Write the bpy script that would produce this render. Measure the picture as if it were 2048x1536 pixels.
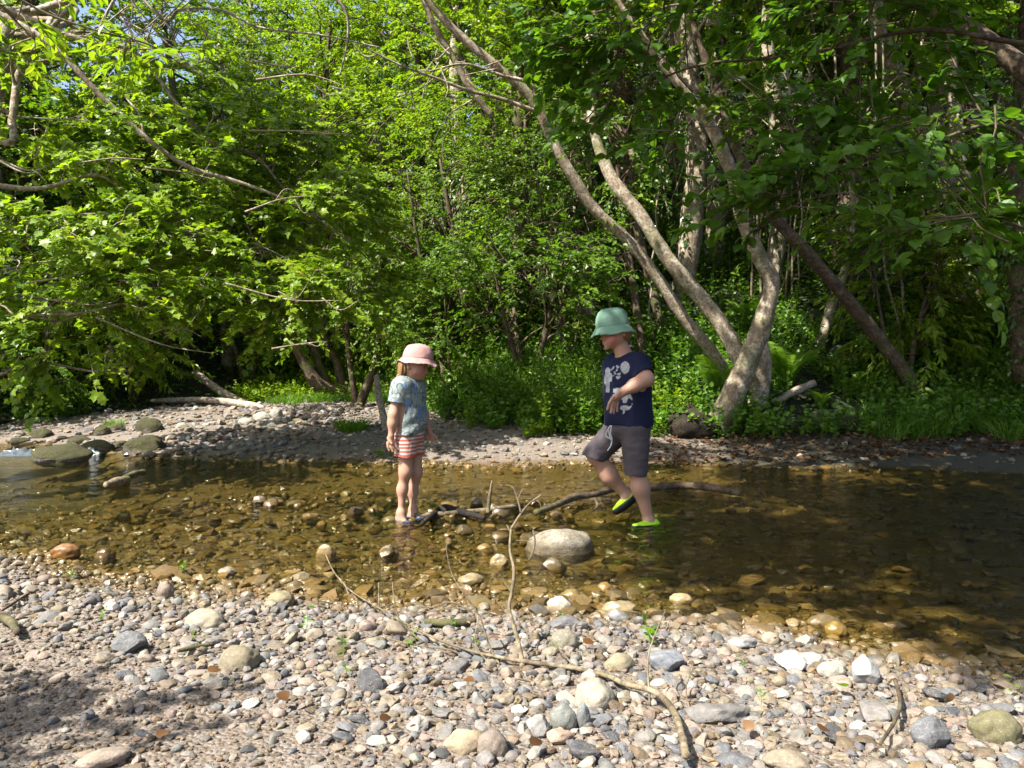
import bpy, math, time
import numpy as np
from math import radians as RAD

T0 = time.time()
scene = bpy.context.scene
for o in list(bpy.data.objects):
    bpy.data.objects.remove(o)
COL = scene.collection
RNG = np.random.default_rng(11)

# ------------------------------------------------------------------ camera
F = 1518.0                       # focal length in photograph pixels (2048 wide)
CAM = np.array([0.0, 0.0, 0.95])
PITCH = math.atan(28 / F)
cd = bpy.data.cameras.new('camera'); cd.sensor_width = 36; cd.lens = F * 36 / 2048
cd.clip_start = 0.05; cd.clip_end = 500
cam = bpy.data.objects.new('camera', cd); COL.objects.link(cam)
cam.location = CAM; cam.rotation_euler = (math.pi / 2 - PITCH, 0, 0)
scene.camera = cam

# ------------------------------------------------------------------ light
SUN = np.array([-0.50, -0.38, 0.80]); SUN /= np.linalg.norm(SUN)
world = bpy.data.worlds.new('World'); scene.world = world; world.use_nodes = True
nt = world.node_tree
sky = nt.nodes.new('ShaderNodeTexSky'); sky.sky_type = 'NISHITA'; sky.sun_disc = False
sky.sun_elevation = math.asin(SUN[2]); sky.sun_rotation = math.atan2(SUN[0], SUN[1])
sky.air_density = 1.0; sky.dust_density = 3.0
bg = nt.nodes['Background']; bg.inputs['Strength'].default_value = 0.10
nt.links.new(sky.outputs[0], bg.inputs['Color'])
sl = bpy.data.lights.new('sun', 'SUN'); sl.energy = 5.0; sl.angle = RAD(0.5); sl.color = (1.0, 0.95, 0.86)
sun = bpy.data.objects.new('sun', sl); COL.objects.link(sun)
from mathutils import Vector
sun.rotation_euler = Vector(SUN).to_track_quat('Z', 'Y').to_euler()
sun.location = (-20, -15, 32)
vs = scene.view_settings
vs.view_transform = 'Standard'; vs.look = 'None'; vs.gamma = 1.0; vs.use_curve_mapping = False
vs.exposure = 1.62
cy = scene.cycles
cy.max_bounces = 7; cy.diffuse_bounces = 3; cy.glossy_bounces = 2; cy.transmission_bounces = 4
cy.transparent_max_bounces = 8; cy.caustics_reflective = False; cy.caustics_refractive = False
cy.sample_clamp_indirect = 6

# ------------------------------------------------------------------ helpers
def W(px, py, Y):
    """the point at depth Y that the photograph shows at (px, py)"""
    u = (px - 1024) / F; v = -(py - 768) / F
    d = np.array([u, math.cos(PITCH) + v * math.sin(PITCH), -math.sin(PITCH) + v * math.cos(PITCH)])
    return CAM + d * (Y / d[1])

def norm(v):
    return v / np.maximum(np.linalg.norm(v, axis=-1, keepdims=True), 1e-9)

def _hash(i, j, k, seed):
    n = (i.astype(np.int64) * 374761393 + j.astype(np.int64) * 668265263 + k.astype(np.int64) * 2147483647 + seed * 974634721) & 0xffffffff
    n = ((n ^ (n >> 13)) * 1274126177) & 0xffffffff
    n = (n ^ (n >> 16)) & 0xffffffff
    return n / 4294967295.0

def vnoise(P, seed=0):
    """smooth value noise in -1..1 at points P (N,3)"""
    P = np.asarray(P, float); I = np.floor(P).astype(np.int64); f = P - I; f = f * f * (3 - 2 * f)
    r = 0
    for a in (0, 1):
        for b in (0, 1):
            for c in (0, 1):
                w = (f[:, 0] if a else 1 - f[:, 0]) * (f[:, 1] if b else 1 - f[:, 1]) * (f[:, 2] if c else 1 - f[:, 2])
                r = r + w * _hash(I[:, 0] + a, I[:, 1] + b, I[:, 2] + c, seed)
    return r * 2 - 1

def fbm(P, seed=0, oct=3):
    s = 0; a = 1; t = 0
    for k in range(oct):
        s = s + a * vnoise(np.asarray(P) * 2 ** k, seed + k); t += a; a *= .5
    return s / t

def make_mesh(name, V, faces, mat=None, smooth=True, attrs=None, sharp=None):
    """faces: list of (M,k) int arrays; attrs: {name: (N,) floats or (N,3) colours}"""
    me = bpy.data.meshes.new(name)
    V = np.asarray(V, np.float32); faces = [np.asarray(f, np.int32) for f in faces if len(f)]
    me.vertices.add(len(V)); me.vertices.foreach_set('co', V.ravel())
    nl = sum(f.size for f in faces); npoly = sum(len(f) for f in faces)
    me.loops.add(nl); me.polygons.add(npoly)
    me.loops.foreach_set('vertex_index', np.concatenate([f.ravel() for f in faces]))
    st = []; s = 0
    for f in faces:
        st.append(s + np.arange(len(f)) * f.shape[1]); s += f.size
    me.polygons.foreach_set('loop_start', np.concatenate(st).astype(np.int32))
    me.polygons.foreach_set('use_smooth', np.full(npoly, smooth))
    for k, a in (attrs or {}).items():
        a = np.asarray(a, np.float32)
        if a.ndim == 1:
            at = me.attributes.new(k, 'FLOAT', 'POINT'); at.data.foreach_set('value', a)
        else:
            at = me.attributes.new(k, 'FLOAT_COLOR', 'POINT')
            at.data.foreach_set('color', np.concatenate([a, np.ones((len(a), 1), np.float32)], 1).ravel())
    me.update(calc_edges=True)
    if sharp: me.set_sharp_from_angle(angle=RAD(sharp))
    if mat: me.materials.append(mat)
    return me

class MB:
    """collects pieces that become one mesh"""
    def __init__(s): s.V = []; s.F = {}; s.A = {}; s.n = 0
    def add(s, V, faces, **attrs):
        V = np.asarray(V, float)
        for f in faces:
            f = np.asarray(f)
            if len(f): s.F.setdefault(f.shape[1], []).append(f + s.n)
        for k, a in attrs.items():
            a = np.asarray(a, float)
            if a.ndim == 0: a = np.full(len(V), a)
            s.A.setdefault(k, []).append(a)
        s.V.append(V); s.n += len(V)
    def mesh(s, name, mat, smooth=True, sharp=None):
        return make_mesh(name, np.concatenate(s.V), [np.concatenate(v) for v in s.F.values()], mat, smooth,
                         {k: np.concatenate(v) for k, v in s.A.items()}, sharp)

def link(name, me, parent=None, loc=None):
    o = bpy.data.objects.new(name, me); COL.objects.link(o)
    if parent is not None: o.parent = parent
    if loc is not None: o.location = loc
    return o
def tag(o, label=None, cat=None, group=None, kind=None):
    for k, v in (('label', label), ('category', cat), ('group', group), ('kind', kind)):
        if v: o[k] = v
    return o
def empty(name, loc, label, cat, group=None):
    o = bpy.data.objects.new(name, None); COL.objects.link(o); o.location = loc
    o.empty_display_size = .2
    return tag(o, label, cat, group)
def dup(root, loc, rz=0, sc=1, label=None, group=None):
    r = root.copy(); COL.objects.link(r); r.location = loc; r.rotation_euler = (0, 0, rz)
    r.scale = sc if hasattr(sc, '__len__') else (sc,) * 3
    if label: r['label'] = label
    if group: r['group'] = group
    for ch in list(root.children):
        c = ch.copy(); COL.objects.link(c); c.parent = r
        for g in ch.children:
            d = g.copy(); COL.objects.link(d); d.parent = c
    return r

def spline(P, n):
    """Catmull-Rom through P (k,d), n samples"""
    P = np.asarray(P, float)
    if len(P) == 2: return P[0] + (P[1] - P[0]) * np.linspace(0, 1, n)[:, None]
    Q = np.concatenate([[2 * P[0] - P[1]], P, [2 * P[-1] - P[-2]]])
    t = np.linspace(0, len(P) - 1 - 1e-6, n); i = t.astype(int); f = (t - i)[:, None]
    a, b, c, d = Q[i], Q[i + 1], Q[i + 2], Q[i + 3]
    return .5 * (2 * b + (c - a) * f + (2 * a - 5 * b + 4 * c - d) * f ** 2 + (3 * b - a - 3 * c + d) * f ** 3)

def tube(P, R, seg=8, rough=0.0, seed=0, cap=True):
    P = np.asarray(P, float); R = np.asarray(R, float); n = len(P)
    T = norm(np.gradient(P, axis=0))
    ref = np.array([0, 0, 1.0]) if abs(T[:, 2]).mean() < .8 else np.array([0, 1.0, 0])
    U = norm(np.cross(T, ref)); Vv = np.cross(T, U)
    a = np.arange(seg) / seg * 2 * np.pi
    D = np.cos(a)[None, :, None] * U[:, None] + np.sin(a)[None, :, None] * Vv[:, None]
    r = np.repeat(R[:, None], seg, 1)
    if rough:
        q = (P[:, None] + D * R[:, None, None])
        rm = max(R.mean(), .004)
        k = fbm((q / (rm * 2.2)).reshape(-1, 3), seed, 3).reshape(n, seg)
        r = r * (1 + rough * k)
    V = (P[:, None] + D * r[..., None]).reshape(-1, 3)
    i = np.arange(n - 1)[:, None] * seg; j = np.arange(seg)[None]; j2 = (j + 1) % seg
    Fq = np.stack([i + j, i + j2, i + seg + j2, i + seg + j], -1).reshape(-1, 4)
    fs = [Fq]
    if cap:
        V = np.concatenate([V, [P[0], P[-1] + T[-1] * R[-1] * .5]])
        c0 = n * seg; j = np.arange(seg); j2 = (j + 1) % seg
        fs += [np.stack([j2, j, np.full(seg, c0)], -1), np.stack([(n - 1) * seg + j, (n - 1) * seg + j2, np.full(seg, c0 + 1)], -1)]
    return V, fs

# ------------------------------------------------------------------ materials
class NT:
    def __init__(s, name):
        s.m = bpy.data.materials.new(name); s.m.use_nodes = True; s.t = s.m.node_tree
        s.b = s.t.nodes['Principled BSDF']; s.out = s.t.nodes['Material Output']
    def n(s, typ, **kw):
        nd = s.t.nodes.new('ShaderNode' + typ)
        for k, v in kw.items():
            if k in nd.bl_rna.properties: setattr(nd, k, v)
            else: s.set(nd, k, v)
        return nd
    def set(s, nd, k, v):
        i = nd.inputs[int(k[1:])] if k[0] == '_' else nd.inputs[k.replace('_', ' ')]
        if isinstance(v, bpy.types.NodeSocket): s.t.links.new(v, i)
        else: i.default_value = v
    def noise(s, vec, scale, detail=4, rough=.55):
        nd = s.n('TexNoise'); nd.inputs['Scale'].default_value = scale
        nd.inputs['Detail'].default_value = detail; nd.inputs['Roughness'].default_value = rough
        s.t.links.new(vec, nd.inputs['Vector']); return nd.outputs['Fac']
    def ramp(s, fac, stops, interp='LINEAR'):
        nd = s.n('ValToRGB'); cr = nd.color_ramp; cr.interpolation = interp
        while len(cr.elements) < len(stops): cr.elements.new(.5)
        for e, (p, c) in zip(cr.elements, stops):
            e.position = p; e.color = (*c, 1) if hasattr(c, '__len__') else (c, c, c, 1)
        s.t.links.new(fac, nd.inputs[0]); return nd.outputs[0]
    def mix(s, fac, a, b, mode='MIX'):
        nd = s.n('Mix', data_type='RGBA', blend_type=mode)
        for k, v in ((0, fac), (6, a), (7, b)):
            if isinstance(v, bpy.types.NodeSocket): s.t.links.new(v, nd.inputs[k])
            else: nd.inputs[k].default_value = v if k == 0 else (*v, 1)
        return nd.outputs[2]
    def math(s, op, a, b=0.0, clamp=False):
        nd = s.n('Math', operation=op, use_clamp=clamp)
        for k, v in ((0, a), (1, b)):
            if isinstance(v, bpy.types.NodeSocket): s.t.links.new(v, nd.inputs[k])
            else: nd.inputs[k].default_value = v
        return nd.outputs[0]
    def maprange(s, v, a, b, c=0.0, d=1.0):
        nd = s.n('MapRange'); s.t.links.new(v, nd.inputs[0])
        for k, x in zip((1, 2, 3, 4), (a, b, c, d)): nd.inputs[k].default_value = x
        return nd.outputs[0]
    def attr(s, name):
        nd = s.n('Attribute', attribute_name=name); return nd
    def bump(s, h, strength=.5, dist=.01):
        nd = s.n('Bump'); nd.inputs['Strength'].default_value = strength; nd.inputs['Distance'].default_value = dist
        s.t.links.new(h, nd.inputs['Height']); return nd.outputs[0]
    def obj(s): return s.n('TexCoord').outputs['Object']
    def pos(s): return s.n('NewGeometry').outputs['Position']

def leaf_mat(name, stops, trans=.42, rough=.42, spec=.4, yellow=(1.55, 1.55, .55)):
    m = NT(name); t = m.attr('tint').outputs['Fac']
    c = m.ramp(t, stops)
    m.set(m.b, 'Base_Color', c); m.set(m.b, 'Roughness', rough); m.set(m.b, 'Specular_IOR_Level', spec)
    tc = m.mix(1.0, c, yellow, 'MULTIPLY')
    tr = m.n('BsdfTranslucent'); m.set(tr, 'Color', tc)
    mx = m.n('MixShader'); mx.inputs[0].default_value = trans
    m.t.links.new(m.b.outputs[0], mx.inputs[1]); m.t.links.new(tr.outputs[0], mx.inputs[2])
    m.t.links.new(mx.outputs[0], m.out.inputs[0])
    return m.m

M = {}
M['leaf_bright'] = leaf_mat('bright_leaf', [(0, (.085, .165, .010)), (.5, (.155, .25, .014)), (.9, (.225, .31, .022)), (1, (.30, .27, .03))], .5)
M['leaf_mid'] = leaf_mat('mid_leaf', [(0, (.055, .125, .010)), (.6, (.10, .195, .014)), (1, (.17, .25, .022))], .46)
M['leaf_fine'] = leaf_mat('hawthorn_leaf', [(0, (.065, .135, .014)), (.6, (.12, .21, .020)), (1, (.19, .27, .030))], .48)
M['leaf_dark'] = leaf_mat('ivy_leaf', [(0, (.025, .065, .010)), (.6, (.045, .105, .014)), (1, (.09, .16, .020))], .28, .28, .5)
M['leaf_hazel'] = leaf_mat('hazel_leaf', [(0, (.050, .115, .010)), (.6, (.075, .165, .014)), (1, (.12, .22, .020))], .5)
M['leaf_herb'] = leaf_mat('herb_leaf', [(0, (.065, .145, .014)), (.6, (.10, .21, .020)), (1, (.15, .26, .028))], .45)
M['leaf_fern'] = leaf_mat('fern_leaf', [(0, (.10, .20, .016)), (1, (.15, .27, .024))], .5)
M['leaf_dead'] = leaf_mat('dead_leaf', [(0, (.045, .022, .010)), (.5, (.10, .045, .016)), (1, (.16, .09, .04))], .1)

def bark(name, c1, c2, c3, moss=.35, bs=.7):
    m = NT(name); p = m.pos()
    a = m.noise(p, 9, 6, .66); b = m.noise(p, 2.6, 4); g = m.noise(p, 34, 4, .65)
    c = m.ramp(a, [(.3, c1), (.5, c2), (.68, c3)])
    c = m.mix(m.maprange(g, .45, .62, 0, .85), c, tuple(x * .35 for x in c2))
    mo = m.maprange(b, .52, .68, 0, moss)
    c = m.mix(mo, c, (.07, .10, .022))
    m.set(m.b, 'Base_Color', c); m.set(m.b, 'Roughness', .85); m.set(m.b, 'Specular_IOR_Level', .25)
    mp = m.n('Mapping'); m.t.links.new(p, mp.inputs[0]); mp.inputs['Scale'].default_value = (1, 1, .35)
    h = m.math('ADD', m.noise(mp.outputs[0], 46, 5, .65), m.math('MULTIPLY', m.noise(p, 15, 3), .8))
    m.set(m.b, 'Normal', m.bump(h, bs, .012)); return m.m
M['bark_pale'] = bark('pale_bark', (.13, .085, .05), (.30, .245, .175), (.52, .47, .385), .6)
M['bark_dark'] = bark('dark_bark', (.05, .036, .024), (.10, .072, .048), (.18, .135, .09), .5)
M['bark_black'] = bark('sodden_wood', (.010, .008, .007), (.020, .015, .012), (.05, .038, .028), .0)
M['bark_grey'] = bark('bleached_wood', (.20, .16, .125), (.33, .28, .22), (.48, .42, .36), .05)
M['twig'] = bark('twig_bark', (.10, .075, .045), (.18, .14, .09), (.27, .22, .15), .35)
M['root_earth'] = bark('root_earth', (.008, .006, .004), (.018, .013, .008), (.036, .026, .015), .3)

def stone_mat(name, from_object):
    m = NT(name); p = m.pos()
    if from_object:
        base = m.n('ObjectInfo').outputs['Color']
    else:
        base = m.attr('col').outputs['Color']
    o = m.obj()
    a = m.noise(p, 45, 5, .65); b = m.noise(p, 14, 4); s = m.noise(p, 260, 2, .6)
    c = m.mix(1.0, base, m.ramp(a, [(.25, .55), (.5, 1.0), (.75, 1.35)]), 'MULTIPLY')
    vn = m.n('TexNoise'); m.t.links.new(p, vn.inputs['Vector']); vn.inputs['Scale'].default_value = 28; vn.inputs['Detail'].default_value = 2; vn.inputs['Distortion'].default_value = 2.5
    vein = m.maprange(m.math('ABSOLUTE', m.math('SUBTRACT', vn.outputs['Fac'], .5)), .0, .012, .45, 0)
    c = m.mix(vein, c, (.38, .36, .32))
    c = m.mix(m.maprange(s, .55, .75, 0, .5), c, (.11, .10, .085))
    c = m.mix(m.maprange(b, .55, .75, 0, .30), c, (.20, .15, .085))
    z = m.n('SeparateXYZ'); m.t.links.new(p, z.inputs[0])
    zz = m.math('ADD', z.outputs[2], m.math('MULTIPLY', m.math('SUBTRACT', b, .5), .06))
    wet = m.maprange(zz, .03, .072, 1, 0)                  # wet film at and below the waterline
    alg = m.maprange(zz, -.005, .062, 1, 0)                  # ochre algae on stones that the stream covers
    c = m.mix(m.math('MULTIPLY', alg, .70), c, m.mix(.45, m.mix(1.0, c, (1.0, .76, .32), 'MULTIPLY'), (.27, .185, .040)))
    c = m.mix(wet, c, m.mix(1.0, c, (.72, .66, .55), 'MULTIPLY'))
    m.set(m.b, 'Base_Color', c)
    m.set(m.b, 'Roughness', m.maprange(wet, 0, 1, .82, .16)); m.set(m.b, 'Specular_IOR_Level', .4)
    m.set(m.b, 'Normal', m.bump(m.math('ADD', a, m.math('MULTIPLY', s, .35)), .5, .006)); return m.m
M['stone'] = stone_mat('river_stone', True)
M['pebble'] = stone_mat('river_pebble', False)

def mossy(name, amount):
    m = NT(name); p = m.pos(); b = m.noise(p, 4, 4); a = m.noise(p, 30, 5, .65)
    c = m.ramp(a, [(.3, (.10, .085, .065)), (.55, (.21, .185, .15)), (.75, (.34, .31, .26))])
    nz = m.n('SeparateXYZ'); m.t.links.new(m.n('NewGeometry').outputs['Normal'], nz.inputs[0])
    k = m.math('ADD', m.math('MULTIPLY', nz.outputs[2], .5), b)
    mo = m.maprange(k, .75 - amount * .5, .95 - amount * .5, 0, .95)
    g = m.ramp(m.noise(p, 55, 4, .7), [(.3, (.026, .034, .007)), (.7, (.085, .085, .014))])
    g = m.mix(m.maprange(m.noise(p, 11, 5, .7), .42, .62, 0, .75), g, (.050, .036, .018))
    c = m.mix(mo, c, g)
    m.set(m.b, 'Base_Color', c); m.set(m.b, 'Roughness', .9)
    m.set(m.b, 'Normal', m.bump(m.noise(p, 34, 6, .75), 1.0, .05)); return m.m
M['mossy'] = mossy('mossy_rock', .75)
def granite():
    m = NT('lichened_granite'); p = m.pos(); a = m.noise(p, 16, 5, .6); s = m.noise(p, 120, 3, .7)
    c = m.ramp(a, [(.3, (.12, .10, .065)), (.5, (.23, .20, .145)), (.72, (.36, .33, .27))])
    c = m.mix(m.maprange(s, .48, .62, 0, .8), c, (.075, .065, .045))
    z = m.n('SeparateXYZ'); m.t.links.new(p, z.inputs[0]); wet = m.maprange(z.outputs[2], .03, .06, 1, 0)
    c = m.mix(wet, c, m.mix(1.0, c, (.4, .34, .22), 'MULTIPLY'))
    m.set(m.b, 'Base_Color', c); m.set(m.b, 'Roughness', m.maprange(wet, 0, 1, .85, .2))
    m.set(m.b, 'Normal', m.bump(m.math('ADD', m.noise(p, 70, 6, .75), a), .8, .012)); return m.m
M['granite'] = granite()

def ground_mat():
    m = NT('ground'); p = m.pos()
    zone = m.n('SeparateColor'); m.t.links.new(m.attr('zone').outputs['Color'], zone.inputs[0])
    a = m.noise(p, 55, 6, .7); b = m.noise(p, 6, 4)
    gr = m.ramp(a, [(.25, (0.0805, 0.0569, 0.0384)), (.45, (0.1548, 0.1146, 0.0805)), (.6, (0.2167, 0.1703, 0.1269)), (.78, (0.2848, 0.2415, 0.1920))])
    vo = m.n('TexVoronoi'); m.t.links.new(p, vo.inputs['Vector']); vo.inputs['Scale'].default_value = 85
    gr = m.mix(.5, gr, m.ramp(vo.outputs['Color'], [(0, (0.0867, 0.0619, 0.0464)), (.35, (0.1610, 0.1238, 0.0929)), (.6, (0.1548, 0.1455, 0.1393)), (1, (0.2848, 0.2539, 0.2167))]))
    soil = m.ramp(a, [(.3, (.009, .010, .004)), (.6, (.022, .026, .010)), (.8, (.050, .044, .022))])
    z0 = m.n('SeparateXYZ'); m.t.links.new(p, z0.inputs[0])
    soil = m.mix(m.maprange(z0.outputs[2], 1.0, 2.4, 0, .85), soil, m.ramp(m.noise(p, 9, 5, .7), [(.35, (.010, .022, .005)), (.65, (.050, .085, .014))]))
    bed = m.ramp(a, [(.25, (.045, .032, .008)), (.5, (.135, .098, .022)), (.75, (.27, .20, .055))])
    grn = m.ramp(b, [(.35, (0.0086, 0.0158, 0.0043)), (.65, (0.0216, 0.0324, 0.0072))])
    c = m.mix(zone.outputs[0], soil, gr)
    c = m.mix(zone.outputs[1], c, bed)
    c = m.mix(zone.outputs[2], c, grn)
    z = m.n('SeparateXYZ'); m.t.links.new(p, z.inputs[0])
    wet = m.maprange(m.math('ADD', z.outputs[2], m.math('MULTIPLY', m.math('SUBTRACT', b, .5), .05)), .005, .035, 1, 0)
    c = m.mix(wet, c, m.mix(1.0, c, (.8, .7, .55), 'MULTIPLY'))
    m.set(m.b, 'Base_Color', c); m.set(m.b, 'Roughness', m.maprange(wet, 0, 1, .9, .35))
    h = m.math('SUBTRACT', a, m.math('MULTIPLY', vo.outputs['Distance'], .9))
    m.set(m.b, 'Normal', m.bump(h, .9, .012)); return m.m
M['ground'] = ground_mat()

def water_mat():
    m = NT('stream_water'); p = m.pos()
    mp = m.n('Mapping'); m.t.links.new(p, mp.inputs[0]); mp.inputs['Scale'].default_value = (1, 1.9, 1)
    w = m.n('TexNoise'); m.t.links.new(mp.outputs[0], w.inputs['Vector'])
    w.inputs['Scale'].default_value = 5; w.inputs['Detail'].default_value = 3; w.inputs['Distortion'].default_value = .8
    h = m.math('ADD', m.math('MULTIPLY', w.outputs['Fac'], 1.0), m.math('MULTIPLY', m.noise(mp.outputs[0], 22, 4, .6), .36))
    nb = m.bump(h, .75, .045)
    fr = m.n('Fresnel'); fr.inputs['IOR'].default_value = 1.33; m.t.links.new(nb, fr.inputs['Normal'])
    tr = m.n('BsdfTransparent'); tr.inputs[0].default_value = (.91, .92, .78, 1)
    gl = m.n('BsdfGlossy'); gl.inputs['Roughness'].default_value = .03; m.t.links.new(nb, gl.inputs['Normal'])
    mx = m.n('MixShader'); m.t.links.new(fr.outputs[0], mx.inputs[0])
    m.t.links.new(tr.outputs[0], mx.inputs[1]); m.t.links.new(gl.outputs[0], mx.inputs[2])
    m.t.links.new(mx.outputs[0], m.out.inputs[0]); return m.m
M['water'] = water_mat()

def plain(name, c, rough=.8, bump_scale=0, bs=.3, spec=.3, var=0):
    m = NT(name); col = c
    if var:
        a = m.noise(m.obj(), 14, 4)
        col = m.mix(1.0, c, m.ramp(a, [(.3, 1 - var), (.7, 1 + var)]), 'MULTIPLY')
        m.set(m.b, 'Base_Color', col)
    else: m.set(m.b, 'Base_Color', (*c, 1))
    m.set(m.b, 'Roughness', rough); m.set(m.b, 'Specular_IOR_Level', spec)
    if bump_scale: m.set(m.b, 'Normal', m.bump(m.noise(m.obj(), bump_scale, 4), bs, .004))
    return m.m
def vcol(name, rough=.8, sss=0, bump_scale=0, bs=.3):
    m = NT(name); m.set(m.b, 'Base_Color', m.attr('col').outputs['Color']); m.set(m.b, 'Roughness', rough)
    m.set(m.b, 'Specular_IOR_Level', .3)
    if sss:
        m.set(m.b, 'Subsurface_Weight', sss); m.b.inputs['Subsurface Radius'].default_value = (.01, .004, .002); m.b.inputs['Subsurface Scale'].default_value = .6
    if bump_scale: m.set(m.b, 'Normal', m.bump(m.noise(m.obj(), bump_scale, 4), bs, .004))
    return m.m
M['skin'] = vcol('skin', .5, .15)
M['cloth'] = vcol('cloth', .9, 0, 60, .35)
M['hair'] = plain('hair', (.20, .11, .045), .5, 90, .6, .4, .35)
M['pink'] = plain('pink_cotton', (.36, .205, .19), .9, 70, .4, .2, .14)
M['mint'] = plain('sage_cotton', (.135, .235, .175), .9, 90, .4, .2, .10)
M['shoe_black'] = plain('black_rubber', (.012, .012, .014), .45)
M['lime'] = plain('lime_fabric', (.33, .62, .02), .7)
M['blue'] = plain('blue_fabric', (.008, .085, .33), .6)
M['white_cord'] = plain('white_cord', (.45, .44, .45), .8)
M['foam'] = plain('white_water', (.60, .64, .66), .5, 60, .8)
M['flower'] = plain('white_petal', (.75, .74, .66), .7)

# ------------------------------------------------------------------ terrain
NEAR = np.array([(-40, 9.5), (-9, 6.6), (-4.6, 4.6), (-3.04, 4.15), (-1.86, 3.55), (-.71, 3.12), (-.05, 3.02), (.69, 2.77), (1.13, 2.53), (1.57, 2.33), (3, 1.4), (6, -.5), (40, -8)])
FAR = np.array([(-40, 13), (-9, 10.4), (-6, 9.6), (-4.9, 9.0), (-3.9, 8.15), (-2.2, 7.8), (-.6, 7.6), (1.4, 7.75), (2.8, 7.4), (4.7, 7.0), (8, 6.4), (40, 2)])
HILL = np.array([(-40, 13), (-9, 10.2), (-7.2, 11.2), (-6, 13.5), (-4, 13.6), (-2.5, 14), (-1.7, 13), (-.9, 10.2), (-.1, 9.3), (2.1, 8.8), (5.7, 8.5), (12, 8), (40, 6)])
def yn(x): return np.interp(x, NEAR[:, 0], NEAR[:, 1])
def yf(x): return np.interp(x, FAR[:, 0], FAR[:, 1])
def yh(x): return np.interp(x, HILL[:, 0], HILL[:, 1])
def H(x, y):
    x = np.asarray(x, float); y = np.asarray(y, float)
    P = np.stack([x, y, np.zeros_like(x)], -1).reshape(-1, 3)
    nz = vnoise(P * 1.1, 3).reshape(x.shape); n2 = vnoise(P * 4.3, 5).reshape(x.shape)
    n, f = yn(x), yf(x)
    t = n - y; u = y - f; w = np.minimum(-t, -u)
    D = np.interp(x, [-6, -3.6, -1.8, 1, 5], [.32, .26, .085, .075, .14])
    ws = np.where(-t < -u, np.interp(x, [-3, 0, 1.2], [1.1, 1.0, .5]), .5)
    z = -D * (1 - np.exp(-np.maximum(w, 0) / ws))
    z = np.where(t > 0, .15 * (1 - np.exp(-np.maximum(t, 0) / .75)) + .012 * np.maximum(t - 1, 0), z)
    z = np.where(u > 0, .25 * (1 - np.exp(-np.maximum(u, 0) / 1.5)) + .022 * np.clip(u, 0, 7), z)
    hv = np.maximum(y - yh(x), 0)
    sl = np.interp(x, [-8, -5, -2.5, 0, 3], [.40, .24, .46, .58, .64])
    z = z + sl * (hv - .8 * (1 - np.exp(-hv / .8)))
    amp = np.where(w > 0, .018, .025) + .012 * np.clip(hv, 0, 8)
    return z + amp * nz + np.where(w > 0, .016, .010) * n2

def hpt(x, y, dz=0): return np.array([x, y, float(H(np.array([x]), np.array([y]))[0]) + dz])
def G(px, py):
    """where the photograph's pixel meets the ground"""
    a = 0.3; prev = 1.0
    for Y in np.geomspace(1.0, 40, 900):
        p = W(px, py, Y)
        if p[2] <= H(p[:1], p[1:2])[0]: return p
    return p
def Gw(px, py):
    """where the pixel meets the water plane z=0"""
    d = W(px, py, 1.0) - CAM
    return CAM + d * (-CAM[2] / d[2])

xs = np.unique(np.concatenate([np.linspace(-45, -9, 40), np.arange(-9, -3, .12), np.arange(-3, 2.6, .045), np.arange(2.6, 8, .1), np.linspace(8, 45, 40)]))
ys = np.unique(np.concatenate([np.linspace(-8, .9, 20), np.arange(.9, 4.6, .045), np.arange(4.6, 10, .09), np.arange(10, 18, .25), np.linspace(18, 75, 50)]))
gx, gy = np.meshgrid(xs, ys); gz = H(gx, gy)
ny, nx = gx.shape
idx = np.arange(nx * ny).reshape(ny, nx)
gf = np.stack([idx[:-1, :-1], idx[:-1, 1:], idx[1:, 1:], idx[1:, :-1]], -1).reshape(-1, 4)
gravel = 1 - np.clip((gy - yh(gx) + .25 + .5 * vnoise(np.stack([gx, gy, gx * 0], -1).reshape(-1, 3) * 1.7, 9).reshape(gx.shape)) / .6, 0, 1)
gravel = gravel * np.where((gx > 1.6) & (gy > 5), np.clip(1 - (gx - 1.6) / 1.2, .12, 1), 1)
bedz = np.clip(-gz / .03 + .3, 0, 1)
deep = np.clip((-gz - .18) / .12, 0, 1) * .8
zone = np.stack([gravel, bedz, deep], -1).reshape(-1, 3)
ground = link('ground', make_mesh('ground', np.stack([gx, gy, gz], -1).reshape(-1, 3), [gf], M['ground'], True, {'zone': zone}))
tag(ground, 'gravel stream bed and banks rising into a wooded slope', kind='structure')

wx = np.unique(np.concatenate([np.linspace(-14, 12, 27), np.arange(-4.5, 3.5, .035)])); wy = np.unique(np.concatenate([np.linspace(-2, 12, 15), np.arange(2.4, 8, .035)]))
WX, WY = np.meshgrid(wx, wy)
WP = np.stack([WX * 5 + .8 * WY, WY * 8, WX * 0], -1).reshape(-1, 3)
riff = np.exp(-((WY - 4.6 - .25 * np.sin(WX * 2)) / .8) ** 2) * np.clip(1.2 - np.abs(WX + .9) / 2.4, 0, 1) + .22
WZ = .006 * riff * fbm(WP, 71, 3).reshape(WX.shape) + .003 * riff * fbm(WP * 3.1, 72, 2).reshape(WX.shape)
for lx, ly in ((.80, 4.62), (.62, 4.82), (-.74, 4.78), (-.62, 4.92), (.42, 4.0)):
    rr_ = np.hypot(WX - lx, WY - ly); WZ = WZ + .0065 * np.exp(-rr_ / .2) * np.cos(rr_ * 2 * np.pi / .085)
wi = np.arange(WX.size).reshape(WX.shape)
wf = np.stack([wi[:-1, :-1], wi[:-1, 1:], wi[1:, 1:], wi[1:, :-1]], -1).reshape(-1, 4)
water = link('stream', make_mesh('stream', np.stack([WX, WY, WZ], -1).reshape(-1, 3), [wf], M['water']))
tag(water, 'clear shallow stream over golden pebbles', kind='structure')

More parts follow.
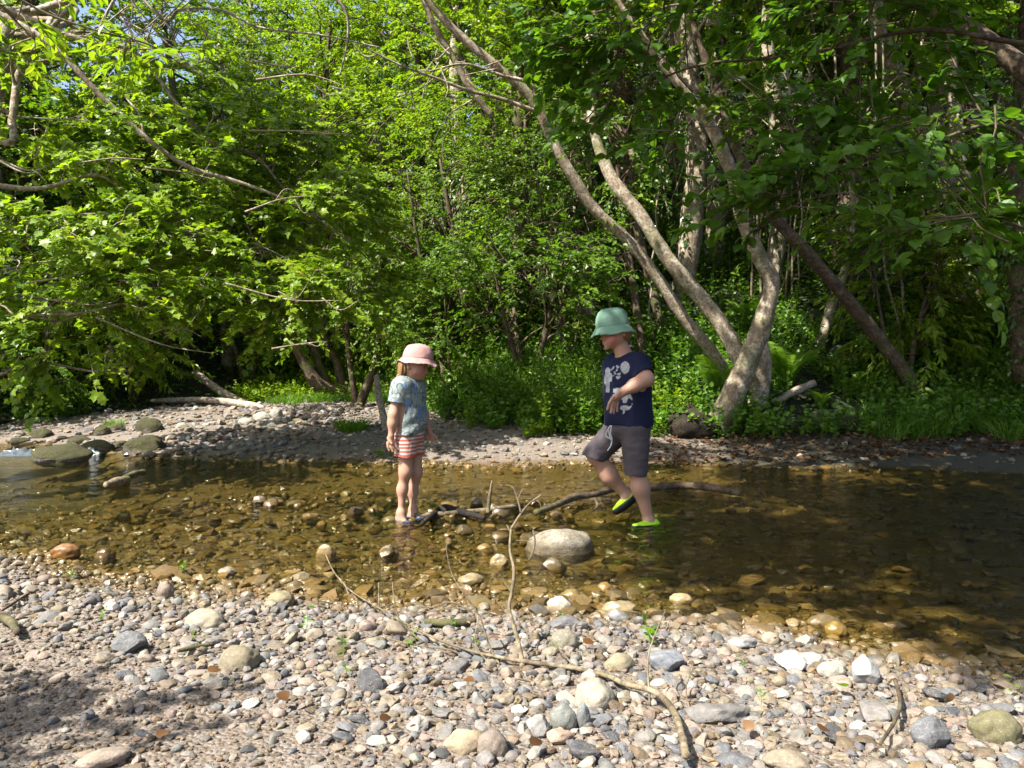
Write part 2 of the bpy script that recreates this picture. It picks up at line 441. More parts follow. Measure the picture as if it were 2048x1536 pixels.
# ------------------------------------------------------------------ leaves
def tmpl(right, centre, faces):
    pass
LEAF = {}
LEAF['diamond'] = (np.array([(0, 0, 0), (-.33, .45, .07), (0, 1, -.06), (.33, .45, .07)], float), [np.array([(0, 2, 1), (0, 3, 2)])])
LEAF['oval'] = (np.array([(0, 0, 0), (-.33, .26, .06), (-.36, .62, .05), (0, 1, -.1), (.36, .62, .05), (.33, .26, .06)], float), [np.array([(0, 3, 2, 1), (0, 5, 4, 3)])])
LEAF['slim'] = (np.array([(0, 0, 0), (-.17, .3, .04), (-.17, .62, .02), (0, 1, -.12), (.17, .62, .02), (.17, .3, .04)], float), [np.array([(0, 3, 2, 1), (0, 5, 4, 3)])])
LEAF['hazel'] = (np.array([(0, 0, 0), (0, .35, -.02), (0, .7, -.05), (0, 1.06, -.2), (-.34, .12, .05), (-.5, .45, .07), (-.34, .8, -.02), (.34, .12, .05), (.5, .45, .07), (.34, .8, -.02)], float),
                 [np.array([(0, 1, 5, 4), (1, 2, 6, 5), (1, 0, 7, 8), (2, 1, 8, 9)]), np.array([(2, 3, 6), (3, 2, 9)])])
_o = [(0, 0), (.22, -.06), (.50, .06), (.40, .26), (.66, .52), (.36, .54), (.24, .70), (0, 1.05), (-.24, .70), (-.36, .54), (-.66, .52), (-.40, .26), (-.50, .06), (-.22, -.06)]
LEAF['maple'] = (np.array([(0, .36, .0)] + [(x, y, .10 * abs(x) - .14 * y * y) for x, y in _o]), [np.array([(0, 1 + i, 1 + (i + 1) % 14) for i in range(14)])])

def add_leaves(mb, pos, d, n, size, kind, tint):
    V0, F0 = LEAF[kind]; K = len(V0); N = len(pos)
    y = norm(d); z = norm(n - (n * y).sum(1, keepdims=True) * y); x = np.cross(y, z)
    V = pos[:, None] + size[:, None, None] * (V0[None, :, :1] * x[:, None] + V0[None, :, 1:2] * y[:, None] + V0[None, :, 2:] * z[:, None])
    off = (np.arange(N) * K)[:, None, None]
    mb.add(V.reshape(-1, 3), [(f[None] + off).reshape(-1, f.shape[1]) for f in F0], tint=np.repeat(tint, K))

UP = np.array([0, 0, 1.0])
def add_sprays(mb, c, d, L, nleaf, size, kind, rng, tw=None, droop=.25, tilt=.5, spread=.9, tint0=None, pinch=.12, hang=.32):
    """leafy twigs: each starts at c, runs along d for L, with leaves to both sides"""
    N = len(c); d = norm(d); L = np.broadcast_to(L, (N,))
    side = norm(np.cross(d, UP) + 1e-6)
    k = nleaf
    t = np.linspace(pinch, 1, k)[None] + rng.uniform(-.05, .05, (N, k))
    p = c[:, None] + d[:, None] * (L[:, None] * t)[..., None] - UP * (droop * L[:, None] * t * t)[..., None]
    p = p + rng.normal(0, .03, p.shape) * L[:, None, None]
    s = np.where(np.arange(k) % 2 == 0, 1., -1.)[None] * np.ones((N, 1))
    s = s * rng.uniform(.5, 1.2, s.shape) * np.where(t > .93, .2, 1)
    ld = d[:, None] * rng.uniform(.3, 1, (N, k, 1)) + side[:, None] * (s * spread)[..., None] + rng.normal(0, .25, (N, k, 3)) - UP * hang
    ln = UP + (d * np.array([1, 1, 0]))[:, None] * .35 + np.array([-.12, -.22, 0]) + rng.normal(0, tilt, (N, k, 3))
    sz = size * rng.uniform(.6, 1.2, (N, k))
    ti = rng.uniform(0, 1, (N, k)) * .5 + (rng.uniform(0, .5, (N, 1)) if tint0 is None else tint0[:, None] * .5)
    add_leaves(mb, p.reshape(-1, 3), ld.reshape(-1, 3), ln.reshape(-1, 3), sz.ravel(), kind, ti.ravel())
    if tw is not None:
        q = np.array([0, .5, 1.])
        P = c[:, None] + d[:, None] * (L[:, None] * q)[..., None] - UP * (droop * L[:, None] * q * q)[..., None]
        up2 = np.cross(side, d); a = np.arange(3) / 3 * 2 * np.pi
        r = np.array([.006, .004, .0015])[None] * (L[:, None] / .5)
        D = np.cos(a)[:, None] * side[:, None] + np.sin(a)[:, None] * up2[:, None]       # N,3,3
        V = P[:, :, None] + D[:, None] * r[:, :, None, None]                              # N,3(len),3(seg),3
        base = (np.arange(N) * 9)[:, None]
        fs = []
        for i in (0, 1):
            for j in range(3):
                fs.append(np.concatenate([base + i * 3 + j, base + i * 3 + (j + 1) % 3, base + i * 3 + 3 + (j + 1) % 3, base + i * 3 + 3 + j], 1))
        tw.add(V.reshape(-1, 3), [np.concatenate(fs)])

def limb(a, b, r0, r1, rng, bow=.15, seg=6, n=9, wob=.06):
    L = np.linalg.norm(b - a)
    pts = [a]
    for t in (.33, .66):
        pts.append(a + (b - a) * t + UP * bow * L * math.sin(t * math.pi) + rng.normal(0, wob * L, 3))
    pts.append(b)
    P = spline(pts, n)
    return P, np.linspace(r0, r1, n)

def build_tree(name, label, cat, base, stems, crowns, leafmat, barkmat, leaf, size, rng, group=None, twig_len=.5, nleaf=18, keep=None, droop=.25, tilt=.5, subtwigs=0, stem_seg=12):
    """stems: list of (points in world, radii). crowns: (centre, radii, limbs, sprays). One thing: trunk + crown."""
    base = np.asarray(base, float)
    root = empty(name, base, label, cat, group)
    tb, lb = MB(), MB()
    spines = []
    for k, (P, R) in enumerate(stems):
        n = max(14, len(P) * 6)
        Q = spline(np.asarray(P, float) - base, n); r = np.interp(np.linspace(0, 1, n), np.linspace(0, 1, len(R)), R)
        V, f = tube(Q, r, stem_seg, .16, 31 + k); tb.add(V, f)
        spines.append((Q, r))
    SP = np.concatenate([s[0][len(s[0]) // 3:] for s in spines]); SR = np.concatenate([s[1][len(s[1]) // 3:] for s in spines])
    for c, rad, nl, ns in crowns:
        c = np.asarray(c, float) - base; rad = np.asarray(rad, float)
        ends, limbs = [], []
        for i in range(nl):
            v = norm(rng.normal(0, 1, 3)) * rng.uniform(.35, 1) ** .5
            e = c + v * rad
            dd = np.linalg.norm(SP - e, axis=1) + np.maximum(SP[:, 2] - e[2] + .2, 0) * 1.5
            j = np.argsort(dd)[min(rng.integers(0, 4), len(dd) - 1)]
            P, R = limb(SP[j], e, min(SR[j] * .55, .012 + .012 * np.linalg.norm(SP[j] - e)), .006, rng)
            V, f = tube(P, R, 5); tb.add(V, f); limbs.append(P)
            for q in range(subtwigs):
                k0 = rng.integers(3, len(P) - 1); e2 = P[k0] + rng.normal(0, .3, 3) * rad.mean() * .7
                P2, R2 = limb(P[k0], e2, .008, .003, rng, .05, n=6); V, f = tube(P2, R2, 4); tb.add(V, f); limbs.append(P2)
        LP = np.concatenate([l[len(l) // 3:] for l in limbs])
        pick = LP[rng.integers(0, len(LP), ns)]
        pos = pick + rng.normal(0, 1, (ns, 3)) * np.array([.22, .22, .14]) * rad.mean() * .8
        if keep is not None:
            pos = pos[keep(pos + base)]
        out = pos - c; out[:, 2] *= .3
        d = norm(norm(out) + rng.normal(0, .55, out.shape) * np.array([1, 1, .45]))
        add_sprays(lb, pos, d, twig_len * rng.uniform(.6, 1.2, len(pos)), nleaf, size, leaf, rng, tb, droop, tilt)
    link('trunk', tb.mesh('trunk', barkmat), root)
    if lb.n: link('crown', lb.mesh('crown', leafmat, False), root)
    return root

def px_path(pts, Y0, Y1=None):
    Y1 = Y0 if Y1 is None else Y1
    n = len(pts)
    return [W(x, y, Y0 + (Y1 - Y0) * i / max(n - 1, 1)) for i, (x, y) in enumerate(pts)]
def pr(r, Y): return r / F * Y      # pixels to metres
exec_log = lambda s: print('[%.1fs] %s' % (time.time() - T0, s))
exec_log('setup')
# ------------------------------------------------------------------ trees
rt = np.random.default_rng(21)
def sun_gap(P):
    """where canopy sprays are culled to leave the stream and the pebble bank open to the sun (plan positions of the light on the ground)"""
    P = np.asarray(P); g = P[:, :2] - SUN[None, :2] / SUN[2] * P[:, 2:3]
    x, y = g[:, 0], g[:, 1]
    nz = .28 * vnoise(np.stack([x * 1.6, y * 1.6, x * 0], -1), 17) + .12 * vnoise(np.stack([x * 5, y * 5, x * 0], -1), 18)
    beach = (yn(x) + np.interp(x, [-.5, .5, 1.0, 1.6], [1.5, .75, .3, -.15])) - y
    left = np.where(y < 7.4, -(x + .05) + np.interp(y, [3, 4, 5, 7], [.85, .95, .45, .6]), -1)
    bar = np.minimum(np.minimum(y - 7.5, 9.3 - y), np.minimum(x + 1.3, 1.5 - x)) * .8
    bank = np.maximum(.5 - np.hypot(x - 2.3, y - 9.1), np.maximum(1 - np.hypot((x - 3.2) / 1.6, (y - 10.9) / 1.1), .8 - np.hypot((x - 8.4) / 1.2, y - 12.7)))
    corner = np.minimum(-.75 - x, 2.0 - y)
    lit = np.maximum(np.maximum(beach, left), np.maximum(bar, bank))
    lit = np.minimum(lit, -corner)
    return (lit + nz < 0) & (vnoise(np.stack([x * 3.1, y * 3.1, x * 0 + 7], -1), 29) > np.where((x > 1.2) & (y > 7.2), -.33, np.where(x > .9, -.45, -.5)))

def stem_px(pts, r_px, Y0, Y1):
    P = px_path(pts, Y0, Y1); n = len(P)
    R = [pr(a, Y0 + (Y1 - Y0) * i / (n - 1)) for i, a in enumerate(np.interp(np.linspace(0, 1, n), np.linspace(0, 1, len(r_px)), r_px))]
    return P, [a * .74 for a in R]

# slender leaning tree whose long pale stem crosses the middle of the wood
s1 = stem_px([(1462, 800), (1435, 720), (1370, 640), (1318, 560), (1255, 480), (1190, 420), (1150, 360), (1120, 310), (1085, 235), (1050, 180), (990, 130), (930, 80), (880, 30), (835, -30), (790, -110)], [18, 16, 15, 15, 13, 12, 10, 8], 10.0, 9.0)
s1b = stem_px([(1078, 225), (1000, 197), (940, 182), (860, 152), (800, 130), (720, 90)], [6, 5, 4, 3, 2], 9.3, 8.6)
s1c = stem_px([(1072, 222), (1062, 170), (1000, 150), (930, 128), (860, 142)], [6, 5, 4, 2], 9.3, 8.9)
s1d = stem_px([(985, 235), (940, 175), (900, 105), (868, 50), (840, -20), (800, -120)], [8, 9, 9, 8, 6], 9.9, 9.5)
tw1 = []
for k in range(16):
    a = W(rt.uniform(700, 1000), rt.uniform(90, 200), rt.uniform(8.7, 9.4)); e = a + np.array([rt.normal(-.15, .35), rt.normal(0, .2), rt.normal(-.12, .3)])
    tw1.append(([a, (a + e) / 2 + rt.normal(0, .07, 3), e], [.010, .007, .003]))
build_tree('leaning_tree', 'slender pale-barked tree leaning across the wood with two bare side limbs', 'tree', hpt(*s1[0][0][:2], -.05), [s1, s1b, s1c, s1d] + tw1,
           [(W(790, -330, 8.6), (1.9, 1.5, 1.0), 14, 110), (W(1000, -260, 9), (1.6, 1.5, .9), 12, 110)], M['leaf_bright'], M['bark_pale'], 'oval', .085, rt, keep=sun_gap)

# forked tree above the earthy root mound
s2 = stem_px([(1425, 872), (1470, 780), (1508, 690), (1530, 630), (1543, 565), (1522, 520), (1495, 460), (1477, 400), (1465, 350), (1435, 280), (1400, 215), (1345, 150), (1300, 95), (1250, 20), (1180, -80)], [36, 30, 27, 22, 20, 20, 18, 17, 15, 12, 10, 8], 9.1, 8.6)
s2b = stem_px([(1490, 735), (1440, 645), (1380, 570), (1330, 510), (1280, 430), (1232, 370), (1203, 310), (1186, 255), (1182, 215)], [24, 21, 20, 19, 18, 17, 15, 13, 12], 9.15, 9.5)
s2c = stem_px([(1438, 282), (1418, 235), (1405, 210)], [14, 13, 11], 8.85, 8.9)
t2 = build_tree('forked_tree', 'forked brown-barked tree growing from an earthy root mound behind the boy', 'tree', hpt(*s2[0][0][:2], -.05), [s2, s2b, s2c],
           [(W(1150, -260, 8.4), (2.0, 1.8, .9), 16, 150), (W(1400, -150, 8.2), (1.6, 1.4, .9), 12, 110), (W(1440, 215, 8.8), (.28, .25, .4), 5, 22), (W(1195, 235, 9.5), (.2, .2, .2), 4, 12)], M['leaf_bright'], M['bark_pale'], 'oval', .085, rt, keep=sun_gap, stem_seg=16)
s3 = stem_px([(1858, 838), (1838, 790), (1795, 725), (1740, 655), (1672, 572), (1602, 492), (1545, 430), (1500, 350), (1470, 290), (1440, 200), (1400, 90), (1360, -40)], [22, 19, 18, 17, 16, 15, 13, 11, 9], 9.6, 9.3)
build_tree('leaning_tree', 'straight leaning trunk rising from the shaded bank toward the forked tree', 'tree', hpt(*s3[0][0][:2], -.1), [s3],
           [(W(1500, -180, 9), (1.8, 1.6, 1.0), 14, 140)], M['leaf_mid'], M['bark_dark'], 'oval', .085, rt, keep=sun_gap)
s4 = stem_px([(1602, 790), (1618, 745), (1640, 690), (1665, 605), (1690, 540), (1705, 440), (1700, 300)], [17, 15, 13, 12, 9, 7], 10.8, 11.0)
build_tree('thin_tree', 'short sunlit brown trunk standing between the forked tree and the straight leaning trunk', 'tree', hpt(*s4[0][0][:2], -.1), [s4],
           [(W(1700, 200, 11), (1.2, 1.0, 1.0), 12, 80)], M['leaf_mid'], M['bark_pale'], 'oval', .08, rt)
def ivy_on(root, stems, base, n, rng, size=.06, off=.05, name='ivy'):
    mb = MB(); P = np.concatenate([spline(np.asarray(s[0]), 60) for s in stems]) - np.asarray(base)
    R = np.concatenate([np.interp(np.linspace(0, 1, 60), np.linspace(0, 1, len(s[1])), s[1]) for s in stems])
    i = rng.integers(0, len(P), n); a = rng.uniform(0, 6.28, n)
    D = np.stack([np.cos(a), np.sin(a), rng.normal(0, .2, n)], -1)
    k = fbm(np.stack([P[i, 2] * 1.6, a * .8, P[i, 0] * 1.6], -1), 3) > -.12
    i, D = i[k], D[k]; n = len(i)
    pos = P[i] + D * (R[i] + rng.uniform(0, off, n))[:, None] + rng.normal(0, .03, (n, 3))
    add_leaves(mb, pos, D * .5 + np.array([0, 0, -.7]) + rng.normal(0, .4, (n, 3)), D + UP * .6 + rng.normal(0, .35, (n, 3)), size * rng.uniform(.6, 1.3, n), 'oval', rng.uniform(0, 1, n))
    return link(name, mb.mesh(name, M['leaf_dark'], False), root)
s5 = stem_px([(1985, 680), (1945, 600), (1932, 540), (1938, 455), (1885, 360), (1825, 240), (1782, 130), (1750, 20), (1720, -120)], [40, 36, 34, 30, 27, 24, 22, 20], 11.3, 11.0)
s5b = stem_px([(2010, 660), (1985, 600), (1958, 500), (1925, 360), (1905, 200), (1893, 40), (1890, -120)], [34, 30, 26, 20, 18, 16], 11.5, 11.7)
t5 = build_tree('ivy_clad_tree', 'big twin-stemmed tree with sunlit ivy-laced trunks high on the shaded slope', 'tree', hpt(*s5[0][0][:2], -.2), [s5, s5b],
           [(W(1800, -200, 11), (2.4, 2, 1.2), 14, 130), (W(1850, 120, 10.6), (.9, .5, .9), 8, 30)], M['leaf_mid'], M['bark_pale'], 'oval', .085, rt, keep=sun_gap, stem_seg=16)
ivy_on(t5, [s5, s5b], t5.location, 1500, rt, .065, .06)
s6 = stem_px([(1392, 790), (1370, 745), (1342, 690), (1318, 630), (1295, 540), (1270, 430), (1262, 300)], [17, 16, 15, 13, 10, 7], 11.2, 11.6)
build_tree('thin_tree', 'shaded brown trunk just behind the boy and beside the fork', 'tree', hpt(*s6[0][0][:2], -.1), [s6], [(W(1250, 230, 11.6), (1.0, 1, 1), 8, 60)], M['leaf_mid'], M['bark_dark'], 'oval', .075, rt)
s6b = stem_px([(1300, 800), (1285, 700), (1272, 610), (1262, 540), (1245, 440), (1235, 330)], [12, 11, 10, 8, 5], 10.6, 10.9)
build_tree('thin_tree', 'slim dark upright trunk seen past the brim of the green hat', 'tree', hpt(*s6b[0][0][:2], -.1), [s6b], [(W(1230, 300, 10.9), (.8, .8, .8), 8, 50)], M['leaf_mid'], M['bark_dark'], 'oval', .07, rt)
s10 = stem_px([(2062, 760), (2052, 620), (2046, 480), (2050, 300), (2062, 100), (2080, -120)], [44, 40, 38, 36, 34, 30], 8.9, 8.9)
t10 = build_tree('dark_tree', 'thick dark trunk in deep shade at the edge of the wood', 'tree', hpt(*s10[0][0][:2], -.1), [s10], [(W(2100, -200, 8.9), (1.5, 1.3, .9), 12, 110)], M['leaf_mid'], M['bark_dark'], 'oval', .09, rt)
ivy_on(t10, [s10], t10.location, 1100, rt, .075, .08)
# curved many-stemmed tree on the grassy bank behind the girl
b7 = W(672, 800, 14.3)
s7 = stem_px([(700, 792), (665, 785), (632, 765), (605, 715), (588, 680), (570, 620), (540, 540), (500, 440)], [22, 22, 18, 14, 12, 10, 7], 14.3, 13.6)
s7b = stem_px([(660, 785), (640, 740), (628, 700), (590, 620), (560, 520), (560, 400)], [16, 14, 12, 10, 8, 6], 14.3, 14.2)
s7c = stem_px([(690, 788), (672, 720), (650, 680), (640, 600), (650, 480)], [15, 12, 10, 8, 6], 14.4, 14.6)
build_tree('curved_tree', 'several-stemmed tree with a bowed base on the grassy bank behind the girl', 'tree', hpt(b7[0], b7[1], -.15), [s7, s7b, s7c],
           [(W(560, 430, 13.8), (1.9, 1.4, 1.4), 16, 170), (W(720, 330, 14.2), (1.8, 1.4, 1.6), 14, 150), (W(640, 640, 13.6), (.9, .6, .5), 8, 40)], M['leaf_bright'], M['bark_dark'], 'oval', .095, rt)
for k, (pts, rr, Y, lab) in enumerate((
    ([(935, 770), (905, 715), (880, 660), (850, 580), (840, 470)], [14, 12, 10, 7], 12.6, 'brown leaning trunk lit by the sun above the pink hat'),
    ([(965, 775), (930, 715), (905, 660), (890, 560), (900, 440)], [12, 11, 9, 6], 13.2, 'second brown trunk beside the one above the pink hat'),
    ([(1180, 775), (1158, 735), (1135, 690), (1115, 640), (1085, 560), (1060, 450)], [13, 12, 10, 8, 5], 11.0, 'leaning sun-flecked stem in the dark gap between the children'),
    ([(1175, 800), (1160, 720), (1150, 640), (1152, 540), (1160, 420)], [9, 8, 7, 6, 5], 11.6, 'upright thin stem in the dark gap between the children'))):
    s = stem_px(pts, rr, Y, Y + .2)
    build_tree('thin_tree', lab, 'tree', hpt(*s[0][0][:2], -.1), [s], [(s[0][-1] + np.array([0, 0, .4]), (1.0, .9, .9), 9, 60)], M['leaf_fine'], M['bark_dark'], 'oval', .06, rt)
# fine-leaved hawthorns filling the middle
for k, (px_, py_, Y, rad, lab) in enumerate(((880, 430, 11.6, (1.5, 1.0, 1.7), 'tall fine-leaved hawthorn above the two children'), (1050, 330, 12.0, (1.3, 1.0, 1.5), 'fine-leaved hawthorn behind the slender leaning stem'),
                             (760, 560, 12.2, (1.0, .9, 1.1), 'bushy fine-leaved hawthorn rising behind the pink hat'), (960, 610, 11.8, (.9, .7, .7), 'low drooping hawthorn at the edge of the dark gap'))):
    c = W(px_, py_, Y); x0 = c[0] + rt.normal(0, .3)
    b = hpt(x0, Y + .5, -.1)
    st = ([b, b + (c - b) * .5 + np.array([.15, .1, 0]), c + np.array([0, 0, rad[2] * .5])], [.09, .06, .02])
    st2 = ([b, b + (c - b) * .6 + np.array([-.4, .1, 0]), c + np.array([-.5, 0, rad[2] * .4])], [.06, .04, .015])
    build_tree('hawthorn', lab, 'tree', b, [st, st2], [(c, rad, 26, int(300 * rad[0]))], M['leaf_fine'], M['bark_dark'], 'oval', .055, rt, twig_len=.42, nleaf=20, tilt=.55, subtwigs=1)

# the sycamore hanging over the stream: trunk stands on the bank outside the picture
b = hpt(-6.6, 7.6, -.2)
rw = np.random.default_rng(77)
limbs8 = [([b, b + (.3, .2, 1.5), b + (.9, .4, 3.2), b + (1.2, .6, 5.2)], [.24, .20, .15, .08])]
for pts, rr, Y0, Y1 in (
    ([(-260, -80), (60, 60), (200, 190), (300, 282), (380, 335), (470, 362), (570, 400), (680, 470), (760, 540)], [9, 8, 7, 6.5, 6, 4, 3, 2], 6.6, 8.0),
    ([(-160, -60), (150, 75), (270, 105), (360, 215), (430, 290), (510, 310), (580, 390), (690, 470)], [7, 6, 5, 4.5, 4, 3, 2], 6.9, 8.4),
    ([(-260, 330), (0, 372), (90, 375), (190, 350), (245, 380)], [9, 7, 5, 3], 7.0, 7.4),
    ([(-260, 420), (-20, 470), (60, 440), (140, 430), (290, 425)], [7, 5, 4, 2], 6.6, 7.4),
    ([(-260, 560), (-20, 640), (70, 630), (150, 628), (230, 612)], [7, 5, 4, 2], 6.4, 7.0),
    ([(-260, 700), (-30, 750), (40, 730), (90, 725), (180, 742), (255, 742)], [6, 4.5, 3.5, 2], 7.0, 7.4),
    ([(-260, 100), (0, 280), (25, 230), (40, 140), (100, 60), (170, -20)], [14, 11, 9, 7, 5], 7.2, 7.6)):
    limbs8.append(stem_px(pts, rr, Y0, Y1))
for k in range(26):
    x, y = rw.uniform(-60, 640), rw.uniform(60, 720); L_ = rw.uniform(90, 240); a = rw.normal(.12, .28); Y_ = rw.uniform(6.6, 7.8)
    if x + L_ > 740: continue
    mid_ = (x + L_ * .55, y + L_ * .55 * math.tan(a) + rw.normal(0, 6)); end_ = (x + L_, y + L_ * math.tan(a * .7) + rw.normal(0, 8))
    limbs8.append(stem_px([(x, y), mid_, end_], [3.0, 2.0, .9], Y_, Y_ + .1))
    for q in range(2):
        f_ = rw.uniform(.4, .9); bx, by = x + (end_[0] - x) * f_, y + (end_[1] - y) * f_
        limbs8.append(stem_px([(bx, by), (bx + L_ * .16, by + rw.normal(0, 16)), (bx + L_ * .32, by + rw.normal(0, 30))], [1.8, 1.2, .6], Y_ + .05, Y_ + .1))
build_tree('sycamore', 'sycamore reaching over the stream with long bare limbs and bright lobed leaves', 'tree', b, limbs8,
           [(W(180, 520, 7.2), (1.3, .9, .55), 16, 147), (W(470, 470, 7.6), (1.2, .9, .50), 16, 230), (W(330, 370, 8.0), (1.2, .9, .45), 14, 168), (W(620, 560, 8.0), (.8, .7, .42), 12, 118), (W(60, 230, 7.4), (1.0, .8, .7), 12, 112),
            (W(120, 660, 7.2), (.9, .8, .35), 10, 84), (W(640, 410, 8.4), (.9, .8, .5), 12, 133), (W(420, 600, 8.2), (.9, .7, .4), 10, 105), (W(180, 130, 11), (.9, .8, .5), 8, 70), (W(520, 250, 8.8), (1.0, .8, .55), 10, 118)],
           M['leaf_bright'], M['bark_pale'], 'maple', .067, rt, twig_len=.42, nleaf=21, droop=.3, tilt=.42, subtwigs=1)
# bare dead twigs against the sky
bb = hpt(-7.4, 8.8, 0)
dead = [([bb, bb + (.2, 0, 3), bb + (1.0, -.1, 4.8), W(250, -40, 8.5)], [.09, .07, .05, .03])]
for k in range(34):
    a = W(rt.uniform(230, 420), rt.uniform(-60, 60), 8.4); e = a + np.array([rt.normal(.15, .45), rt.normal(0, .3), -rt.uniform(.1, .75)])
    dead.append(([a, (a + e) / 2 + rt.normal(0, .12, 3), e], [.009, .006, .002]))
for pts in (([(250, -40), (330, 40), (360, 20), (440, 20), (520, 55), (640, 70), (760, 95)]), ([(250, -40), (200, 60), (250, 55), (330, 30)]), ([(640, -30), (690, 20), (695, 80), (680, 150)])):
    dead.append(stem_px(pts, [4, 4, 3, 2], 8.4, 8.6))
build_tree('dead_tree', 'dead twiggy tree top with bare curling twigs against the patch of sky', 'tree', bb, dead, [], M['leaf_mid'], M['bark_grey'], 'oval', .08, rt, stem_seg=6)
# ash sprig at the very top
b9 = hpt(-4.4, 3.9, -.1)
s9 = [([b9, b9 + (.2, .3, 2), W(-120, -120, 4.2)], [.07, .06, .03]), stem_px([(-120, -120), (60, 10), (190, 60), (300, 90), (380, 140)], [4, 3, 2.5, 1.5], 4.2, 4.8), stem_px([(-120, -120), (10, 20), (70, 80)], [4, 3, 2], 4.2, 4.5)]
build_tree('ash_sapling', 'ash sapling with slim paired leaflets dangling at the top by the sky', 'tree', b9, s9, [(W(300, 95, 4.7), (.25, .25, .14), 5, 9), (W(60, 40, 4.4), (.30, .25, .2), 6, 14), (W(400, 150, 4.9), (.2, .2, .1), 3, 5)], M['leaf_bright'], M['twig'], 'slim', .10, rt, twig_len=.32, nleaf=11, tilt=.2, stem_seg=6)

# hazel that overhangs and shades the stream: its stems stand on the bank outside the picture
bh = hpt(5.6, 5.4, -.2)
hz = [([bh, bh + (-.4, .1, 2.2), bh + (-1.6, .2, 4.2), bh + (-3.4, .2, 5.4), bh + (-5.4, .1, 6.0)], [.17, .14, .11, .07, .03]),
      ([bh, bh + (-.2, .8, 2.4), bh + (-1.2, 2.0, 4.6), bh + (-2.6, 3.0, 5.8)], [.14, .12, .08, .04]),
      ([bh, bh + (.1, -.6, 2.0), bh + (-1.0, -1.0, 3.6), bh + (-2.6, -1.2, 4.6)], [.13, .10, .07, .03])]
for pts, rr, Y0, Y1 in (([(2500, 330), (2150, 330), (2000, 250), (1850, 290), (1700, 330), (1560, 400)], [8, 6, 5, 4, 2], 5.0, 4.6), ([(2500, 60), (2100, 90), (1850, 60), (1600, 110), (1400, 130), (1250, 190)], [9, 7, 5, 4, 2], 5.2, 5.4),
                        ([(2500, 470), (2150, 480), (2000, 440), (1900, 440), (1800, 470)], [6, 4, 3, 2], 4.4, 4.0)):
    hz.append(stem_px(pts, rr, Y0, Y1))
vis = [(W(1540, 40, 5.2), (1.3, .8, .45), 14, 70), (W(1260, 90, 5.4), (.7, .6, .42), 10, 50), (W(1800, 150, 4.8), (1.0, .7, .5), 12, 60), (W(1420, 200, 5.0), (.7, .5, .25), 9, 34), (W(1660, 330, 4.8), (.6, .5, .28), 8, 26),
       (W(1950, 330, 4.4), (.5, .5, .4), 8, 28), (W(1540, 430, 4.7), (.45, .4, .12), 6, 12), (W(1930, 470, 3.9), (.3, .3, .12), 4, 7), (W(1200, 235, 5.4), (.3, .3, .14), 5, 10)]
build_tree('hazel', 'hazel boughs with large rounded leaves overhanging the shaded part of the stream', 'tree', bh, hz, vis, M['leaf_hazel'], M['bark_dark'], 'hazel', .076, rt, twig_len=.42, nleaf=13, tilt=.32, droop=.3)
bh2 = hpt(4.2, -1.2, -.2)  # unseen tree added behind the camera, crown shaped to shade stream and slope
up = [([bh2, bh2 + (-1.0, .6, 3), bh2 + (-3.0, 1.6, 5.6), bh2 + (-5.6, 2.6, 6.6)], [.2, .17, .1, .04]), ([bh2, bh2 + (-.4, 1.2, 3.2), bh2 + (-1.6, 4.0, 5.8), bh2 + (-3.6, 6.8, 6.6)], [.18, .15, .1, .04]), ([bh2, bh2 + (-.2, 1.6, 3.0), bh2 + (-1.0, 4.6, 5.8), bh2 + (-2.0, 8, 6.6)], [.15, .12, .09, .04]),
      ([bh2, bh2 + (.2, 3, 4.0), bh2 + (-.6, 6.5, 6.8), bh2 + (-1.2, 10.4, 7.4)], [.15, .12, .08, .04])]
build_tree('added_shade_tree', 'unseen tall tree added on the near bank to shade the stream', 'tree', bh2, up,
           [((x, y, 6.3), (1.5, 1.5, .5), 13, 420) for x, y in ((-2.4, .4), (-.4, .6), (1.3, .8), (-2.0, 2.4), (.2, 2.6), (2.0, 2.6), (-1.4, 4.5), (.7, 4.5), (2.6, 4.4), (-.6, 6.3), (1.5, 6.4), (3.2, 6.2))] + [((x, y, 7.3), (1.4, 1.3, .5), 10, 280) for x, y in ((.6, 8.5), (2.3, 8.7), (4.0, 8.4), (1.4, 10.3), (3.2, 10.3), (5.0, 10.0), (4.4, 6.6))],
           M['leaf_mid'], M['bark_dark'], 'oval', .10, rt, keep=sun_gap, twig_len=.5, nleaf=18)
bh3 = hpt(-7.6, 4.6, -.2)  # unseen tree added off to the side so its crown shades the undergrowth
build_tree('added_shade_tree', 'unseen tall tree added on the pool bank to shade the far undergrowth', 'tree', bh3, [([bh3, bh3 + (.3, .5, 3), bh3 + (1.6, 1.4, 5.4), bh3 + (3.2, 2.0, 6.4)], [.2, .17, .1, .04])],
           [((-4.2, 6.6, 6.4), (1.3, 1.1, .5), 12, 200), ((-2.9, 7.0, 6.5), (1.2, 1.0, .5), 12, 180)], M['leaf_mid'], M['bark_dark'], 'oval', .10, rt, keep=sun_gap, twig_len=.5, nleaf=18)
# unseen sapling added beside the camera to shade the corner of the gravel
bk = hpt(-3.6, .3, -.1)
build_tree('sapling', 'unseen bushy sapling added to shade the gravel corner', 'tree', bk, [([bk, bk + (.1, .1, 1.2), bk + (.6, .1, 2.5)], [.05, .04, .015])], [((-2.70, .30, 2.35), (.42, .36, .28), 12, 90)], M['leaf_mid'], M['bark_dark'], 'oval', .075, rt)
exec_log('named trees')

